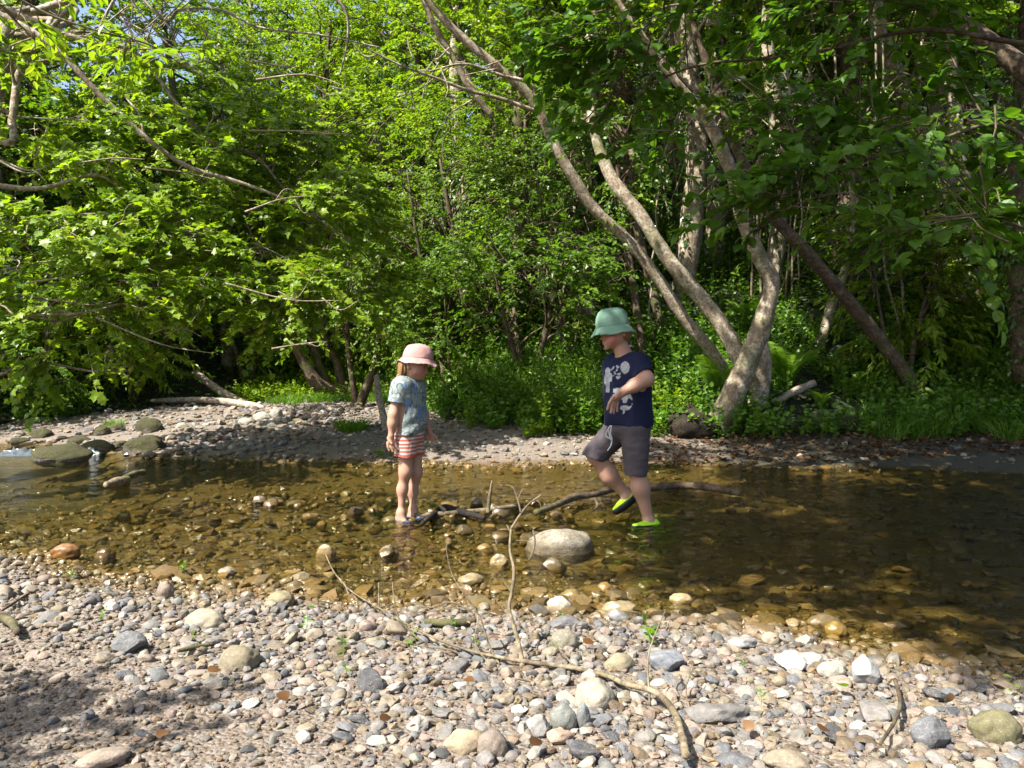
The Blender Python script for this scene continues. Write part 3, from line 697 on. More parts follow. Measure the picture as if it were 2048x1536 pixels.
# ---- the wood behind: a few kinds grown once, then copied
def proto(kind, seed):
    r = np.random.default_rng(seed); Z = np.zeros(3)
    if kind == 'broadleaf_tree':
        st = [([Z, (.2, 0, 2.5), (-.1, .2, 5), (.2, .1, 8)], [.19, .15, .11, .03]), ([(.1, 0, 1.5), (.9, .3, 3.5), (1.4, .4, 5.5)], [.09, .07, .02])]
        cr = [((0, 0, 6.6), (2.1, 2.0, 1.8), 28, 430), ((.6, -.3, 4.0), (2.0, 1.9, 1.5), 24, 360)]
        return (st, cr, M['leaf_bright'], M['bark_dark'], 'diamond', .094)
    if kind == 'ash_tree':
        st = [([Z, (-.3, 0, 2.5), (.1, .2, 5.5), (-.2, 0, 9)], [.16, .13, .09, .03]), ([Z, (.5, .3, 2.5), (1.0, .2, 5.5)], [.12, .09, .03])]
        cr = [((0, 0, 7.2), (1.8, 1.8, 2.1), 26, 400), ((.3, 0, 4.0), (1.8, 1.7, 1.7), 20, 310)]
        return (st, cr, M['leaf_mid'], M['bark_pale'], 'diamond', .084)
    if kind == 'ivy_trunk_tree':
        st = [([Z, (.2, 0, 2.5), (-.1, 0, 5), (.3, .1, 9)], [.17, .15, .12, .05])]
        cr = [((.2, 0, 7.6), (1.6, 1.6, 1.6), 18, 200), ((0, 0, 3.0), (.5, .5, 2.4), 16, 110)]
        return (st, cr, M['leaf_dark'], M['bark_pale'], 'diamond', .085)
    if kind == 'bush':
        st = [([Z, (.2, .1, .8), (.5, .2, 1.8)], [.05, .04, .01]), ([Z, (-.3, 0, .8), (-.6, .1, 1.7)], [.05, .03, .01]), ([Z, (0, -.3, .8), (.1, -.6, 1.7)], [.04, .03, .01])]
        cr = [((0, 0, 1.35), (1.2, 1.1, .95), 26, 230)]
        return (st, cr, M['leaf_mid'], M['bark_dark'], 'diamond', .075)
    if kind == 'elder_bush':
        st = [([Z, (.2, .1, 1.0), (.6, .2, 2.4)], [.05, .04, .01]), ([Z, (-.3, 0, 1.0), (-.5, .1, 2.6)], [.05, .03, .01])]
        cr = [((0, 0, 1.9), (1.1, 1.0, 1.3), 26, 250)]
        return (st, cr, M['leaf_bright'], M['bark_dark'], 'slim', .12)
PROT = {}
def plant_tree(kind, x, y, label, group, sc=1, rz=None):
    loc = hpt(x, y, -.12); rz = rt.uniform(0, 6.28) if rz is None else rz
    v = rt.integers(0, 2)
    if (kind, v) not in PROT:
        st, cr, lm, bm_, lf, sz = proto(kind, 50 + len(PROT) * 7)
        t = build_tree(kind, label, 'bush' if 'bush' in kind else 'tree', (0, 0, 0), st, cr, lm, bm_, lf, sz, np.random.default_rng(60 + len(PROT) * 5), group, stem_seg=8, nleaf=24)
        PROT[(kind, v)] = t; t.location = loc; t.rotation_euler = (0, 0, rz); t.scale = (sc,) * 3
    else:
        t = dup(PROT[(kind, v)], loc, rz, sc, label, group)
    return t
LB = {'broadleaf_tree': 'bright leafy tree in the wood on the far slope', 'ash_tree': 'tall pale-barked tree in the wood on the far slope', 'ivy_trunk_tree': 'ivy-clad trunk standing in the wood on the far slope',
      'bush': 'dense green bush under the trees of the far bank', 'elder_bush': 'narrow-leaved elder bush under the trees of the far bank'}
GB = {'broadleaf_tree': 'leafy trees of the far wood', 'ash_tree': 'pale-barked trees of the far wood', 'ivy_trunk_tree': 'ivy-clad trunks of the far wood', 'bush': 'bushes of the far bank', 'elder_bush': 'elder bushes of the far bank'}
count = {}
for hv, step, kinds in ((1.4, 1.25, ('bush', 'elder_bush')), (3.0, 1.8, ('bush', 'elder_bush', 'ivy_trunk_tree')), (4.6, 1.7, ('broadleaf_tree', 'ivy_trunk_tree', 'broadleaf_tree')), (7.0, 2.2, ('broadleaf_tree', 'ash_tree')), (10, 2.5, ('broadleaf_tree', 'ash_tree')), (14, 3.0, ('broadleaf_tree', 'ash_tree')), (20, 4.0, ('broadleaf_tree', 'ash_tree'))):
    x = -26.0
    while x < 26:
        x += step * rt.uniform(.7, 1.3)
        y = float(yh(x)) + hv + rt.normal(0, .4)
        if abs(x) > .74 * y + 1.5: continue
        if hv < 4 and -4.8 < x < -1.4: continue                       # the open gravel bar and its grass
        if hv < 2 and 1.2 < x < 6.4 and rt.uniform() < .75: continue   # the clear forest floor round the forked tree
        k = kinds[rt.integers(0, len(kinds))]
        if hv > 3.5 and -.62 < x / y < -.37: k = 'bush'
        if k == 'ivy_trunk_tree' and .34 < x / y < .70 and hv < 5: k = 'bush'
        if x > 1 and hv > 2.5 and hv < 9 and rt.uniform() < .55: k = 'ivy_trunk_tree'
        if x < -5.5 and hv < 3: continue
        plant_tree(k, x, y, LB[k], GB[k], rt.uniform(.8, 1.25) * (1.7 if k == 'bush' and hv > 4 else 1)); count[k] = count.get(k, 0) + 1
# dark bank across the stream at the left edge
for x, y, k, sc in ((-8.6, 10.6, 'bush', 1.0), (-7.4, 11.6, 'bush', .9), (-9.6, 9.6, 'bush', 1.2), (-6.6, 13.2, 'elder_bush', 1.0), (-8.4, 12.4, 'bush', 1.3), (-10.4, 11.2, 'broadleaf_tree', .9), (-5.3, 15.2, 'bush', 1.1), (-6.8, 15, 'broadleaf_tree', .9), (-4.4, 15.6, 'elder_bush', .9), (-9, 14.5, 'broadleaf_tree', 1.0), (-12, 13, 'ash_tree', 1), (-3.4, 16.2, 'bush', 1.0), (-2.2, 15.4, 'elder_bush', .8)):
    plant_tree(k, x, y, LB[k].replace('far slope', 'far bank past the mossy boulders') if 'tree' in k else 'dark bush on the bank past the mossy boulders', GB[k] if 'tree' in k else 'bushes past the mossy boulders', sc)
exec_log('wood ' + str(count))
# ------------------------------------------------------------------ stones
import bmesh
def ico(sub):
    bm = bmesh.new(); bmesh.ops.create_icosphere(bm, subdivisions=sub, radius=1)
    bm.verts.ensure_lookup_table()
    V = np.array([v.co[:] for v in bm.verts]); Fc = np.array([[v.index for v in f.verts] for f in bm.faces]); bm.free()
    return V, Fc
ICO = {s: ico(s) for s in (1, 2, 3, 4)}
def rock(sub, seed, angular=.5, rough=.12):
    r = np.random.default_rng(seed); V, Fc = ICO[sub]; V = V.copy()
    k = int(3 + angular * 9)
    for i in range(k):
        n = norm(r.normal(0, 1, 3)); dcut = r.uniform(.55, .92) if angular > .3 else r.uniform(.75, .97)
        e = V @ n - dcut
        V = V - np.maximum(e, 0)[:, None] * n * (.92 if angular > .3 else .6)
    nn = norm(V)
    V = V + nn * (rough * fbm(nn * 1.3 + seed * 3.1, seed, 3) + rough * .35 * fbm(nn * 4 + seed, seed + 9, 2))[:, None]
    V = V / np.abs(V).max(0)
    return V, Fc
PAL = {'pale grey': (0.1987, 0.1836, 0.1656), 'grey': (0.1324, 0.1234, 0.1144), 'blue-grey': (0.0933, 0.0963, 0.1023), 'tan': (0.1746, 0.1415, 0.0993), 'pinkish beige': (0.1987, 0.1565, 0.1234),
       'off-white': (0.2769, 0.2589, 0.2258), 'brown': (0.0963, 0.0692, 0.0421), 'ochre': (0.1445, 0.1053, 0.0542), 'dark slate': (0.0512, 0.0512, 0.0542)}
PN = list(PAL); PW = np.array([.21, .18, .12, .17, .19, .05, .04, .02, .02]); PW /= PW.sum()
rs = np.random.default_rng(5)
ROUND = [make_mesh('river_stone', *(lambda v: (v[0], [v[1]]))(rock(4, 100 + i, .22, .2)), M['stone'], sharp=38) for i in range(9)]
ANG = [make_mesh('river_stone', *(lambda v: (v[0], [v[1]]))(rock(4, 200 + i, .8, .16)), M['stone'], sharp=24) for i in range(10)]
GR_ST = 'stones lying on the gravel and in the shallows'
placed = []          # x, y, radius
nst = 0
def stone(x, y, w, h, dpt, colour, label, ang=False, sink=.3, rz=None, tilt=.12, z=None, group=GR_ST, me=None, mat=None, cat='stone', name='stone'):
    global nst
    nst += 1
    me = me or (ANG if ang else ROUND)[rs.integers(0, len(ANG if ang else ROUND))]
    if mat is not None:
        me = me.copy(); me.materials.clear(); me.materials.append(mat)
    o = link(name, me)
    zz = float(H(np.array([x]), np.array([y]))[0]) if z is None else z
    o.location = (x, y, zz + h * (.5 - sink)); o.scale = (w / 2, dpt / 2, h / 2)
    o.rotation_euler = (rs.normal(0, tilt), rs.normal(0, tilt), rs.uniform(0, 6.28) if rz is None else rz)
    c = np.array(PAL[colour] if isinstance(colour, str) else colour) * rs.uniform(.85, 1.15)
    o.color = (*c, 1)
    placed.append((x, y, max(w, dpt) / 2))
    return tag(o, label, cat, group)
def stone_px(px, py, wpx, hpx, colour, label, ang=False, sink=.22, dr=.8, rz=0.0, tilt=.08, **kw):
    """px,py = middle of the stone's foot in the photograph"""
    p = G(px, py); 
    if p[2] < 0: p = Gw(px, py)
    s = p[1] / F
    return stone(p[0], p[1] + wpx * s * dr * .35, wpx * s, hpx * s / (1 - sink) * .95, wpx * s * dr, colour, label, ang, sink, rz, tilt, **kw)

# the stones one can single out
p = Gw(1122, 1108)
V, Fc = rock(4, 78, .12, .13)
link_b = stone(p[0] + .01, p[1] + .12,   .40, .235, .30, 'tan', 'large rounded tan boulder with lichen speckles in the shallows below the children', sink=.42, rz=.1, tilt=.02,
      me=make_mesh('boulder', V, [Fc], M['granite']), z=-.03, name='boulder', cat='boulder')
SP = [
 (650, 1108, 42, 40, (0.2848, 0.2477, 0.1796), 'smooth cream stone standing upright in the shallow water', False, .2, .6),
 (783, 1108, 36, 30, (0.0372, 0.0341, 0.0217), 'dark mossy rounded stone in the shallows beside the fallen twig', False, .2, .8),
 (122, 1116, 66, 36, (0.1486, 0.0681, 0.0217), 'wet rust-brown oval stone at the pebbly water edge', False, .2, .7),
 (204, 1116, 42, 34, (0.0433, 0.0279, 0.0174), 'dark brown egg-shaped stone beside the rust-brown stone', False, .2, .8),
 (1738, 1372, 58, 66, (0.2477, 0.2446, 0.2353), 'upright pale grey wedge stone at the shaded water edge', True, .15, .6),
 (1668, 1358, 60, 34, (0.2910, 0.2724, 0.2229), 'cream oval stone leaning beside the upright grey wedge', False, .2, .7),
 (1588, 1345, 66, 42, (0.3591, 0.3406, 0.3220), 'angular whitish block stone at the water edge', True, .2, .8),
 (1678, 1268, 46, 30, (0.1858, 0.1362, 0.0433), 'round golden-brown dome stone in the shaded shallows', False, .3, .9),
 (1655, 1250, 72, 30, (0.1238, 0.1115, 0.0867), 'long grey-brown stone lying behind the golden dome stone', False, .3, .6),
 (1872, 1500, 84, 74, (0.0929, 0.0960, 0.1022), 'broad dark slate slab tilted on the gravel', True, .25, .5),
 (2010, 1490, 110, 66, (0.0991, 0.0898, 0.0433), 'olive mossy rounded boulder on the gravel beside the water', False, .3, .7),
 (1332, 1345, 80, 48, (0.1300, 0.1393, 0.1548), 'blue-grey flat slab with a pointed top in the pebbles', True, .25, .7),
 (1240, 1222, 74, 30, (0.3839, 0.3777, 0.3406), 'white flat-topped stone at the edge of the golden shallows', True, .2, .7),
 (1240, 1245, 48, 26, (0.1548, 0.1579, 0.1579), 'square grey stone resting below the white flat-topped stone', True, .2, .7),
 (1364, 1200, 50, 24, (0.3839, 0.3591, 0.3096), 'white stone with flat top alone in the shallows', False, .2, .8),
 (1212, 1180, 36, 22, (0.2043, 0.1362, 0.0681), 'small round brown stone half sunk in the golden shallows', False, .3, .9),
 (1144, 1205, 50, 30, (0.1858, 0.1424, 0.0619), 'round ochre stone at the water edge behind a white one', False, .3, .9),
 (1120, 1228, 54, 34, (0.3468, 0.3282, 0.3096), 'white domed stone at the water edge', False, .25, .8),
 (250, 1310, 74, 44, (0.1053, 0.1084, 0.1115), 'dark grey angular stone with a sharp ridge on the gravel', True, .25, .7),
 (470, 1342, 84, 46, (0.1610, 0.1362, 0.0867), 'large round tan stone set in fine gravel', False, .35, .9),
 (926, 1508, 96, 46, (0.2229, 0.1734, 0.1115), 'long smooth tan stone near the bottom of the gravel', False, .3, .6),
 (985, 1520, 64, 56, (0.1734, 0.1393, 0.1115), 'brownish egg stone leaning against the long tan stone', False, .25, .9),
 (1076, 1478, 52, 44, (0.1734, 0.1641, 0.1548), 'grey square-shouldered stone beside a greenish one', True, .25, .9),
 (1128, 1462, 58, 50, (0.1362, 0.1424, 0.1269), 'greenish-grey smooth stone amid the gravel', False, .25, .8),
 (1122, 1492, 58, 30, (0.2601, 0.1858, 0.1362), 'orange-tinted flat stone in front of the greenish-grey stone', True, .2, .7),
 (1168, 1460, 30, 56, (0.1362, 0.1455, 0.1486), 'tall narrow blue-grey stone beside the greenish-grey one', False, .2, .8),
 (556, 1212, 62, 30, (0.1920, 0.1610, 0.0929), 'broad speckled tan cobble among the pebbles', False, .3, .8),
 (326, 1198, 36, 36, (0.1672, 0.1300, 0.1022), 'smooth brown pointed stone standing in the pebbles', False, .2, .8),
 (940, 1168, 56, 24, (0.2724, 0.2539, 0.2043), 'cream low stone at the water edge by the upright twig', False, .25, .7),
 (998, 1130, 40, 36, (0.2972, 0.2601, 0.2043), 'two-toned cream and grey stone in the shallows', True, .2, .7),
 (1290, 1165, 42, 20, (0.0217, 0.0229, 0.0248), 'small black wet stone in the sunlit shallows', False, .3, .8),
 (1386, 1076, 34, 18, (0.0186, 0.0198, 0.0217), 'black wet stone in the shaded stream', True, .3, .8),
 (1346, 970, 40, 16, (0.0310, 0.0322, 0.0372), 'black shiny stone behind the long branch', False, .3, .8),
 (504, 1000, 22, 16, (0.3220, 0.2786, 0.2229), 'small cream stone on the dark riffle', False, .25, .8),
 (600, 1160, 40, 24, (0.1734, 0.1796, 0.1920), 'slate stone with a white crust at the water edge', True, .2, .7),
 (450, 1148, 38, 20, (0.2601, 0.2663, 0.2848), 'bluish white oval pebble at the water edge', False, .25, .7),
 (970, 1095, 40, 24, (0.1796, 0.1362, 0.0805), 'brown flat stone in the water behind the twig', False, .3, .7),
 (706, 1040, 26, 18, (0.1858, 0.1053, 0.0433), 'orange-brown pointed stone behind the girl', True, .2, .8),
 (655, 970, 24, 10, (0.2105, 0.1176, 0.0743), 'reddish stone just breaking the water surface', False, .3, .8),
 (1545, 1290, 40, 24, (0.2353, 0.1981, 0.1486), 'beige rounded stone at the tip of the pebble spit', False, .25, .8),
 (1490, 1300, 60, 24, (0.2229, 0.2167, 0.2074), 'pale grey saddle-shaped stone at the water edge', True, .25, .7),
 (1190, 1420, 90, 56, (0.2353, 0.2105, 0.1610), 'coarse pale speckled stone under the fallen branch', False, .35, .9),
 (1240, 1345, 66, 34, (0.1981, 0.1672, 0.1053), 'sandy speckled stone above the fallen branch', False, .3, .8),
 (1130, 1300, 60, 40, (0.1858, 0.1672, 0.1238), 'rounded speckled cobble below a flat grey slab', False, .3, .9),
 (1130, 1258, 66, 24, (0.1176, 0.1146, 0.1176), 'flat grey slab lying on speckled cobbles', True, .2, .7),
 (400, 1260, 80, 40, (0.2477, 0.2167, 0.1548), 'broad cream cobble among grey stones', False, .35, .9),
 (1440, 1450, 130, 36, (0.1238, 0.1176, 0.1115), 'long flat grey stone at the end of the fallen branch', True, .3, .5),
]
for px_, py_, w_, h_, c_, lab, ang, sk, dr in SP:
    stone_px(px_, py_, w_, h_, c_, lab, ang, sk, dr)
# the far bank's boulders
BO = [
 (95, 925, 150, 40, 'low mossy green boulder at the rapids', 'm'), (272, 908, 96, 44, 'sunlit mossy boulder at the water edge', 'm'), (183, 905, 80, 30, 'small mossy boulder between the two larger mossy ones', 'm'),
 (290, 868, 66, 40, 'brown rounded boulder with grass roots behind the mossy one', 'b'), (195, 872, 46, 26, 'mossy green stone on the far stones', 'm'), (228, 862, 40, 18, 'flat mossy stone topped with grass', 'm'),
 (70, 878, 60, 26, 'dark mossy boulder below the overhanging leaves', 'm'), (150, 890, 60, 22, 'dark low mossy stone beside the rapids', 'm'), (360, 858, 34, 16, 'grey smooth boulder on the far gravel bar', 'g'),
 (548, 838, 34, 30, 'upright grey boulder at the head of the gravel bar', 'g'), (520, 842, 50, 24, 'pale boulder beside the upright grey one on the bar', 'g'), (488, 850, 44, 18, 'tan boulder lying at the edge of the far bar', 'g'), (555, 846, 40, 16, 'broad tan boulder in front of the upright grey one', 'g'),
 (30, 890, 50, 18, 'dark wet boulder upstream of the rapids', 'm'), (235, 893, 36, 14, 'small brown stone wedged between mossy boulders', 'b')]
BM = [make_mesh('boulder', *(lambda v: (v[0], [v[1]]))(rock(4, 300 + i, .25, .22)), M['mossy']) for i in range(5)]
for k, (px_, py_, w_, h_, lab, t) in enumerate(BO):
    p = G(px_, py_); p = p if p[2] > -.02 else Gw(px_, py_); s = p[1] / F
    stone(p[0], p[1] + w_ * s * .3, w_ * s * .88, h_ * s * 1.2, w_ * s * .7, {'g': (.26, .24, .20), 'b': (.17, .12, .07), 'm': (.1, .1, .05)}[t], lab, sink=.34, rz=rs.normal(0, .3), tilt=.06, z=p[2],
          me=BM[k % 5] if t != 'g' else ROUND[k % 9], group='boulders on the far side of the stream', cat='boulder', name='boulder')

# random cobbles over the near bank and the shallows
def gravelly(x, y):
    # to the low-x side of the line (-.3,1.5)-(-1.75,2.6) the beach is fine gravel
    a = np.array([-.12, 1.5]); b = np.array([-1.80, 2.68]); n = np.array([-(b - a)[1], (b - a)[0]]); n /= np.linalg.norm(n)
    e = (x - a[0]) * n[0] + (y - a[1]) * n[1] + .10 * vnoise(np.stack([x * 3, y * 3, x * 0], -1), 4)
    return np.clip(.5 + e / .25, 0, 1)
cand = []
for lo, hi, n in ((.085, .11, 26), (.06, .085, 210), (.036, .06, 4600), (.020, .036, 15000)):
    y = rs.uniform(1.3, 5.6, n); x = rs.uniform(-1, 1, n) * (.70 * y + .25)
    d = np.sort(rs.uniform(lo, hi, n))[::-1]
    t = yn(x) - y                                   # >0 on the beach
    pr_ = np.where(t > -.15, 1.0, np.where(x < .3, np.exp((t + .15) / (.75 if hi > .05 else .6)), np.exp((t + .15) / .12)))
    pr_ = pr_ * (1 - .88 * gravelly(x, y))
    k = rs.uniform(0, 1, n) < pr_
    cand.append(np.stack([x[k], y[k], d[k]], 1))
cand = np.concatenate(cand)
keep_ = np.array(placed); acc = []
PX = list(keep_[:, 0]); PY = list(keep_[:, 1]); PR = list(keep_[:, 2])
PXa = np.zeros(len(cand) + len(PX)); PYa = PXa.copy(); PRa = PXa.copy(); m_ = len(PX)
PXa[:m_] = PX; PYa[:m_] = PY; PRa[:m_] = PR
for x, y, d in cand:
    q = (PXa[:m_] - x) ** 2 + (PYa[:m_] - y) ** 2 < ((PRa[:m_] + d / 2) * .64) ** 2
    if q.any(): continue
    PXa[m_] = x; PYa[m_] = y; PRa[m_] = d / 2; m_ += 1; acc.append((x, y, d))
acc = np.array(acc)
show = acc[:, 2] / acc[:, 1] * (np.abs(acc[:, 0]) < .672 * acc[:, 1]) * (acc[:, 1] > 1.55)
order = np.argsort(-show); n_ind = 300 - len(SP) - 1
ind, rest = acc[order[:n_ind]], acc[order[n_ind:]]
FEAT = [(x, y, nm) for (x, y), nm in (((-.05, 2.5), 'by the upright twig'), ((.6, 2.1), 'by the fallen branch'), ((-1.2, 3.9), 'in the golden shallows'), ((1.2, 2.4), 'by the grey wedge stone'), ((-.65, 2.25), 'by the large round tan stone'),
        ((-1.2, 2.4), 'by the dark ridged stone'), ((-2.1, 3.9), 'by the rust-brown stone'), ((.95, 1.85), 'by the broad slate slab'), ((-.1, 1.75), 'by the long smooth tan stone'), ((.35, 3.0), 'by the white flat-topped stone'), ((-.9, 3.3), 'by the cream upright stone'))]
for x, y, d in ind:
    cn = PN[rs.choice(len(PN), p=PW)]; ang = rs.uniform() < .68; fl = rs.uniform(.30, .58); el = rs.uniform(.55, 1)
    z0 = float(H(np.array([x]), np.array([y]))[0])
    shp = ('flat ' if fl < .5 else '') + ('angular' if ang else ('oval' if el < .75 else 'rounded'))
    szw = 'large' if d > .075 else ('medium' if d > .058 else 'small')
    where = min(FEAT, key=lambda f: (f[0] - x) ** 2 + (f[1] - y) ** 2)[2]
    bed = 'under shallow water' if z0 < -.02 else ('at the wet water edge' if z0 < .03 else 'on dry gravel')
    stone(x, y, d, d * fl, d * el, cn, f'{szw} {cn} {shp} stone {bed} {where}', ang, rs.uniform(.22, .38), tilt=.26)
exec_log('%d stones one by one, %d left for pebbles' % (nst, len(rest)))

def scatter(name, x, y, d, cols, sub, seed, label, mat=None, sink=(.2, .45), zoff=0, flat=(.4, .8), protos=8):
    r = np.random.default_rng(seed); N = len(x); mb = MB()
    z = H(x, y); which = r.integers(0, protos, N)
    for k in range(protos):
        V0, F0 = rock(sub, 400 + seed * 20 + k, .85 if k % 4 else .2, .18)
        i = np.where(which == k)[0]; n = len(i)
        if not n: continue
        S = np.stack([d[i] / 2, d[i] / 2 * r.uniform(.6, 1, n), d[i] / 2 * r.uniform(*flat, n)], 1)
        a = r.uniform(0, 6.28, n); tx = r.normal(0, .22, n); ty = r.normal(0, .22, n)
        v = V0[None] * S[:, None]
        X, Y, Z = v[..., 0], v[..., 1], v[..., 2]
        Y, Z = Y * np.cos(tx)[:, None] - Z * np.sin(tx)[:, None], Y * np.sin(tx)[:, None] + Z * np.cos(tx)[:, None]
        X, Z = X * np.cos(ty)[:, None] + Z * np.sin(ty)[:, None], -X * np.sin(ty)[:, None] + Z * np.cos(ty)[:, None]
        X, Y = X * np.cos(a)[:, None] - Y * np.sin(a)[:, None], X * np.sin(a)[:, None] + Y * np.cos(a)[:, None]
        v = np.stack([X + x[i][:, None], Y + y[i][:, None], Z + (z[i] + zoff + S[:, 2] * (1 - 2 * r.uniform(*sink, n)))[:, None]], -1)
        mb.add(v.reshape(-1, 3), [(F0[None] + (np.arange(n) * len(V0))[:, None, None]).reshape(-1, 3)], col=np.repeat(cols[i], len(V0), 0))
    return tag(link(name, mb.mesh(name, mat or M['pebble'], True, 30)), label, kind='stuff')
def cols_for(n, r, w=PW, jit=.22):
    c = np.array([PAL[k] for k in PN])[r.choice(len(PN), n, p=w)]
    return c * .92 * r.uniform(1 - jit, 1 + jit, (n, 1)) * r.uniform(.95, 1.05, (n, 3))
scatter('pebbles', rest[:, 0], rest[:, 1], rest[:, 2], cols_for(len(rest), rs) * .94, 2, 1, 'grey and tan pebbles of the near bank')
n = 26000; y = rs.uniform(1.25, 4.9, n); x = rs.uniform(-1, 1, n) * (.70 * y + .25); t = yn(x) - y
d = .007 + .022 * rs.power(.55, n)
k = (t > -.5) & (rs.uniform(0, 1, n) < np.clip(1.15 - .17 * y, .35, 1))
x, y, d = x[k], y[k], d[k]; d = d * np.where(gravelly(x, y) > .5, .72, 1)
wg = np.array([.14, .15, .08, .20, .24, .05, .10, .03, .01]); wg /= wg.sum()
scatter('gravel', x, y, d, cols_for(len(x), rs, wg) * np.where(gravelly(x, y) > .5, .74, .88)[:, None] * np.where(gravelly(x, y)[:, None] > .5, np.array([[1.05, .93, .80]]), np.array([[1.03, .98, .92]])), 1, 2, 'fine tan gravel between the cobbles', sink=(.15, .4), flat=(.5, .9))
# stream bed
n = 5200; y = rs.uniform(2.4, 8.2, n); x = rs.uniform(-1, 1, n) * (.70 * y + .3); k = (y > yn(x) - .05) & (y < yf(x) + .1)
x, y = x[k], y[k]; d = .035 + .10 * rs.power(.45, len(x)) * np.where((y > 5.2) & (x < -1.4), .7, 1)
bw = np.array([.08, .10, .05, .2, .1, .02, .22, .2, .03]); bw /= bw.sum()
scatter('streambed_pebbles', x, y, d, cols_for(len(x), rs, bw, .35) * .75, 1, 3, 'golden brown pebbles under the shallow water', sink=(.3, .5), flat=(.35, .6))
# far bar
n = 17000; y = rs.uniform(7.2, 15, n); x = rs.uniform(-1, 1, n) * (.71 * y + .3)
k = (y > yf(x) - .25) & (y < yh(x) + .3) & (rs.uniform(0, 1, n) < np.interp(x, [.8, 1.8], [1, .16]) * np.where(x < -4.2, .5, 1))
x, y = x[k], y[k]; d = .02 + .085 * rs.power(.35, len(x)) + (x < -2.2) * rs.power(.25, len(x)) * .10
scatter('bar_stones', x, y, d, cols_for(len(x), rs, wg, jit=.3), 1, 4, 'pale stones of the far gravel bar', sink=(.25, .45))
# riffle stones in the stream: dark line past the girl's back, and scattered ochre ones
n = 300; x = rs.uniform(-2.8, .4, n); y = 4.9 + .32 * (-1.2 - x) * .4 + rs.normal(0, .42, n) + np.where(x < -.9, .5, 0)
d = .035 + .09 * rs.power(.5, n)
scatter('riffle_stones', x, y, d, cols_for(n, rs, bw, .4) * .6, 2, 5, 'dark and ochre stones breaking the surface of the riffle', sink=(-.05, .3), zoff=.03)
exec_log('gravel')
# white water of the small rapids
for px_, py_, L_, lab in ((18, 912, .62, 'white water tumbling past the low mossy boulder'), (158, 910, .28, 'white water spilling between two mossy boulders')):
    p = Gw(px_, py_); a = np.linspace(-1, 1, 40); b = np.linspace(-1, 1, 16); A, B = np.meshgrid(a, b)
    P = np.stack([A * 6, B * 5, A * 0], -1).reshape(-1, 3)
    hgt = (np.exp(-(A ** 2) * 2 - B ** 2 * 2.5)).ravel() * (.035 + .15 * np.abs(fbm(P * 1.6, 3, 4)))
    V = np.stack([p[0] + A.ravel() * L_ / 2 + .02 * vnoise(P, 8), p[1] + .15 + B.ravel() * .22 + .02 * vnoise(P + 5, 8), -.012 + hgt], -1)
    ii = np.arange(A.size).reshape(A.shape)
    tag(link('white_water', make_mesh('white_water', V, [np.stack([ii[:-1, :-1], ii[:-1, 1:], ii[1:, 1:], ii[1:, :-1]], -1).reshape(-1, 4)], M['foam'])), lab, kind='stuff')
# ------------------------------------------------------------------ people: bodies and clothes grown as one smooth surface each
def surface_nets(D, org, h):
    s = D < 0
    nx, ny, nz = D.shape
    c = [D[i:nx - 1 + i, j:ny - 1 + j, k:nz - 1 + k] for i in (0, 1) for j in (0, 1) for k in (0, 1)]
    neg = sum((x < 0).astype(np.int8) for x in c)
    act = (neg > 0) & (neg < 8)
    ids = np.full(act.shape, -1, np.int64); I = np.argwhere(act); ids[act] = np.arange(len(I))
    vals = np.stack([x[act] for x in c], 1)
    cor = np.array([(i, j, k) for i in (0, 1) for j in (0, 1) for k in (0, 1)], float)
    acc = np.zeros((len(I), 3)); cnt = np.zeros(len(I))
    for a in range(8):
        for b in range(a + 1, 8):
            if np.abs(cor[a] - cor[b]).sum() != 1: continue
            va, vb = vals[:, a], vals[:, b]; m = (va < 0) != (vb < 0)
            t = np.where(m, va / np.where(m, va - vb, 1), 0)
            acc += np.where(m[:, None], cor[a] + (cor[b] - cor[a]) * t[:, None], 0); cnt += m
    V = org + (I + acc / cnt[:, None]) * h
    faces = []
    for ax in range(3):
        sl0 = [slice(None)] * 3; sl1 = [slice(None)] * 3; sl0[ax] = slice(0, -1); sl1[ax] = slice(1, None)
        a, b = s[tuple(sl0)], s[tuple(sl1)]
        E = np.argwhere(a != b); o1, o2 = [x for x in range(3) if x != ax]
        E = E[(E[:, o1] > 0) & (E[:, o2] > 0) & (E[:, o1] < D.shape[o1] - 1) & (E[:, o2] < D.shape[o2] - 1)]
        def cid(d1, d2):
            q = E.copy(); q[:, o1] -= d1; q[:, o2] -= d2; return ids[q[:, 0], q[:, 1], q[:, 2]]
        q = np.stack([cid(1, 1), cid(0, 1), cid(0, 0), cid(1, 0)], 1)
        flip = a[E[:, 0], E[:, 1], E[:, 2]]
        if ax == 1: flip = ~flip
        q[~flip] = q[~flip][:, ::-1]
        faces.append(q[(q >= 0).all(1)])
    return V, np.concatenate(faces)

